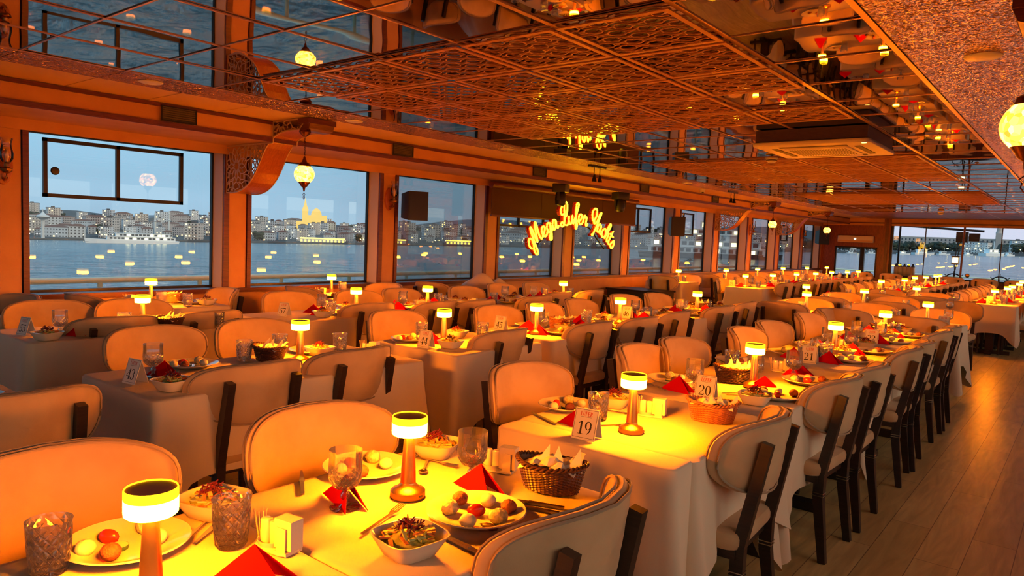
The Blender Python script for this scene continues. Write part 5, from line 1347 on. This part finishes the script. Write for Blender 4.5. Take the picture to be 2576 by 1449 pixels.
# transmission tower faint on the ridge and telecom mast
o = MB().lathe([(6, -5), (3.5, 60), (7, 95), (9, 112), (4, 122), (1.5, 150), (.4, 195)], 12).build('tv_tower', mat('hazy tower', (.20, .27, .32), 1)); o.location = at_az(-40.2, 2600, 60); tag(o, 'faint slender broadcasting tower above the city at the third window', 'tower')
# barracks ahead
t = empty('barracks_palace', at_az(-7.6, 1350, 9), face(-7.6), 'long pale barracks with corner towers above the dark trees ahead', 'building')
pb = mat('pale barracks stone', (.50, .45, .41), .9)
mb = MB().use(pb).box(-130, 95, 0, 20, -20, 17)
for k in range(40): 
    for f in range(3): mb.use(DK).box(-127 + k * 5.6, -125 + k * 5.6, -.2, 0, 1.5 + f * 5, 4.4 + f * 5)
mb.build('wing', None, t, False)
for x in (-130, 62):
    MB().box(x - 4, x + 4, -4, 6, -20, 26).lathe([(4.5, 26), (3.6, 29), (3.4, 33), (2, 37), (0, 43)], 12, c=(x, 4, 0)).build('corner_tower', pb, t, False)
# ---- vessels
WHT = mat('white ship paint', (.88, .92, .92), .45); HUL = mat('dark hull', (.03, .035, .045), .5); GL = mat('ship glazing', (.06, .08, .10), .15); LTS = emit('cabin lights', (1, .80, .35), 4.5)
def hull(mb, l, b, h, m, bow=.22, z0=-1):
    P_ = []
    for x in (-l / 2, -l / 2 + l * .03, 0, l / 2 - l * bow, l / 2 - l * bow * .4, l / 2):
        k = 1 if x <= l / 2 - l * bow else max(0.02, ((l / 2 - x) / (l * bow)) ** .6); P_.append((x, b / 2 * k))
    mb.use(m); A = [[mb.P((x * (1 if z > 0 else .97), s * w, z + (h * .35 * max(0, x / (l / 2)) ** 3 if z > 0 else 0))) for x, w in P_] for s in (-1, 1) for z in (z0, h)]
    n = len(P_)
    for k in range(n - 1):
        mb.F([A[0][k], A[0][k + 1], A[1][k + 1], A[1][k]]); mb.F([A[2][k], A[3][k], A[3][k + 1], A[2][k + 1]]); mb.F([A[1][k], A[1][k + 1], A[3][k + 1], A[3][k]])
    mb.F([A[0][0], A[1][0], A[3][0], A[2][0]])
def decks(t, spec, winh=1.5, seed=0):
    rd_ = random.Random(seed)
    for n, (x0, x1, b, z0, z1) in enumerate(spec):
        mb = MB().use(WHT).box(x0, x1, -b / 2, b / 2, z0, z1 - .25).box(x0 - .6, x1 + .6, -b / 2 - .4, b / 2 + .4, z1 - .25, z1)
        zc = (z0 + z1) / 2; k = x0 + 1.2
        while k < x1 - 2.2:
            for s in (-1, 1): mb.use(LTS if rd_.random() < .35 else GL).box(k, k + 1.9, s * b / 2 - .06, s * b / 2 + .06, zc - winh / 2, zc + winh / 2)
            k += 2.7
        mb.build('deck_house', None, t, False)
def boat_rot(px_az, right): return face(px_az) + (0 if right else PI)
t = empty('passenger_ferry', at_az(-66.6, 640, 0), face(-66.6) + PI + .10, 'long low white passenger ferry crossing before the left shore', 'ferry')
mb = MB(); hull(mb, 66, 9, 2.6, WHT, .30); hull(mb, 65, 8.8, .5, HUL, .30); mb.build('hull', None, t, False)
decks(t, ((-30, 18, 8, 2.6, 5.4), (-26, 12, 7, 5.4, 7.9)), 1.3, 3); MB().tube([(6, 0, 8), (6, 0, 13)], .15, 6).build('mast', M['blackmetal'], t)
for x in (-20, -4, 12): MB().bar((x, -4.1, 2.6), (x + 4, -4.1, 7.8), .8, .2).build('brace', HUL, t, False)
t = empty('car_ferry', at_az(-23.6, 300, 0), face(-23.6) + .05, 'big white double deck ferry with lit saloons behind the fretwork brackets', 'ferry')
mb = MB(); hull(mb, 56, 12, 2.0, HUL, .16); mb.build('hull', None, t, False)
decks(t, ((-24, 21, 11, 1.7, 4.4), (-23, 19, 10.6, 4.4, 7.2)), 1.4, 5); decks(t, ((-14, 13, 7, 9.4, 11.6),), 1.2, 6)
MB().use(WHT).box(-22, 16, -5.2, 5.2, 9.2, 9.4).box(6, 12, -3, 3, 7.2, 9.3).use(LTS).box(-20, -18.6, -5.25, -5.2, 8.7, 9.1).box(-12, -10.6, -5.25, -5.2, 8.7, 9.1).box(-5, -3.6, -5.25, -5.2, 8.7, 9.1).build('canopy', None, t, False)
MB().use(WHT).box(-4, 2, -2, 2, 11.6, 14.8).use(LTS).box(-3.4, 1.4, -2.05, -2, 12.4, 14.2).build('funnel', None, t, False)
for x in range(-22, 18, 4): MB().tube([(x, -5, 7.2), (x, -5, 9.3)], .1, 5).build('stanchion', WHT, t)
def small_boat(nm, az, d, l, lab, cat='boat', rot=0.3):
    t = empty(nm, at_az(az, d, 0), face(az) + rot, lab, cat); mb = MB(); hull(mb, l, l * .28, l * .09, WHT, .35); mb.build('hull', None, t, False)
    decks(t, ((-l * .3, l * .1, l * .2, l * .09, l * .24),), l * .05, int(l)); MB().tube([(0, 0, l * .2), (0, 0, l * .5)], l * .008 + .03, 5).build('mast', WHT, t); return t
small_boat('motor_yacht', -75.0, 760, 42, 'white motor yacht at the left edge of the first window', rot=PI)
for k, (az, d, l) in enumerate(((-15.6, 900, 34), (-13.7, 930, 20), (-12.4, 950, 22), (-10.4, 880, 26), (-9.2, 930, 46), (-8.0, 950, 30), (-6.6, 940, 24), (-5.2, 920, 58), (-4.3, 950, 30))):
    small_boat('moored_boat', az, d, l * .55, '%s white moored boat from the left ahead of the bow' % ORD[k + 1], rot=.2 + .1 * k)
for az, lab in ((-58.5, 'behind the first post'), (-47.0, 'at the third post')):
    pass
# quay edge
qm = mat('quay stone', (.12, .13, .135), .9); mb = MB()
for i in range(84):
    a0, a1 = -80 + i, -79 + i; p = [azd(a0, SH - 2), azd(a1, SH - 2), azd(a1, SH + 30), azd(a0, SH + 30)]
    b = [mb.P(sea(*q, -1)) for q in p]; tt = [mb.P(sea(*q, 2.6)) for q in p]; mb.F(tt); mb.F([b[0], b[1], tt[1], tt[0]])
tag(mb.build('quay', qm, None, False), 'dark stone quay along the far shore', 'quay', kind='structure')

# ================================================================== SKY, LIGHT, CAMERA
w = bpy.data.worlds.new('dusk'); bpy.context.scene.world = w; w.use_nodes = True; nt = w.node_tree; nt.nodes.clear()
o = nt.nodes.new('ShaderNodeOutputWorld'); bg = N(nt, 'ShaderNodeBackground', Strength=.73); L(nt, bg, 0, o, 0)
tc = N(nt, 'ShaderNodeTexCoord'); sx = N(nt, 'ShaderNodeSeparateXYZ'); L(nt, tc, 'Generated', sx, 0)
r1 = N(nt, 'ShaderNodeValToRGB'); e = r1.color_ramp.elements; e[0].position = 0.0; e[0].color = (.27, .40, .50, 1); e[1].position = .45; e[1].color = (.17, .42, .62, 1)
x = r1.color_ramp.elements.new(.12); x.color = (.25, .46, .60, 1)
L(nt, sx, 2, r1, 0)
r2 = N(nt, 'ShaderNodeValToRGB'); e = r2.color_ramp.elements; e[0].position = 0.0; e[0].color = (.56, .56, .66, 1); e[1].position = .5; e[1].color = (.36, .50, .68, 1)
L(nt, sx, 2, r2, 0)
mr = N(nt, 'ShaderNodeMapRange'); mr.inputs[1].default_value = .80; mr.inputs[2].default_value = 1.0; L(nt, sx, 1, mr, 0)
mx = N(nt, 'ShaderNodeMix', data_type='RGBA'); L(nt, mr, 0, mx, 0); L(nt, r1, 0, mx, 6); L(nt, r2, 0, mx, 7)
# warm brighter sky, added on the unseen starboard side to light the aisle
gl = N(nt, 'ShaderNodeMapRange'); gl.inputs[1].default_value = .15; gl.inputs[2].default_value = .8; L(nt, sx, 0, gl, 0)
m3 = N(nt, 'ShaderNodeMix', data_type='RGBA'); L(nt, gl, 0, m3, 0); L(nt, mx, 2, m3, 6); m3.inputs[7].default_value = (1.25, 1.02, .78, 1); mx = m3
nz = N(nt, 'ShaderNodeTexNoise', Scale=2.2, Detail=3.0); mp = N(nt, 'ShaderNodeMapping'); mp.inputs['Scale'].default_value = (1, 1, 5); L(nt, tc, 'Generated', mp, 0); L(nt, mp, 0, nz, 0)
ms_ = N(nt, 'ShaderNodeMapRange'); ms_.inputs[1].default_value = .3; ms_.inputs[2].default_value = .7; ms_.inputs[3].default_value = .9; ms_.inputs[4].default_value = 1.08; L(nt, nz, 0, ms_, 0)
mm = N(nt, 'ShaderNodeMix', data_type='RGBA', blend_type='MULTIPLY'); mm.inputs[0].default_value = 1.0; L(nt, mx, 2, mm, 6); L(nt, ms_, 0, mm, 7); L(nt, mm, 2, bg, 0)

cam = bpy.data.cameras.new('camera'); co = bpy.data.objects.new('camera', cam); C.objects.link(co); bpy.context.scene.camera = co
a_, b_, g_ = math.radians(38.77), math.radians(-4.15), math.radians(2.30); F_ = 1813.0
fw = Vector((-math.sin(a_) * math.cos(b_), math.cos(a_) * math.cos(b_), math.sin(b_))); rt = Vector((math.cos(a_), math.sin(a_), 0)); up = rt.cross(fw)
r_ = rt * math.cos(g_) + up * math.sin(g_); u_ = -rt * math.sin(g_) + up * math.cos(g_)
mw = Matrix((r_, u_, -fw)).transposed().to_4x4(); mw.translation = (0, 0, CAMH); co.matrix_world = mw
cam.sensor_width = 36; cam.lens = 36 * F_ / 2576; cam.clip_start = .05; cam.clip_end = 20000
sc = bpy.context.scene
sc.view_settings.view_transform = 'Standard'; sc.view_settings.look = 'None'; sc.view_settings.gamma = 1; sc.view_settings.use_curve_mapping = False
sc.view_settings.exposure = 1.1
try:
    sc.cycles.caustics_reflective = False; sc.cycles.caustics_refractive = False; sc.cycles.sample_clamp_indirect = 4.0
    sc.cycles.max_bounces = 8; sc.cycles.diffuse_bounces = 4; sc.cycles.glossy_bounces = 5; sc.cycles.transparent_max_bounces = 24
    sc.cycles.use_light_tree = True
except Exception: pass
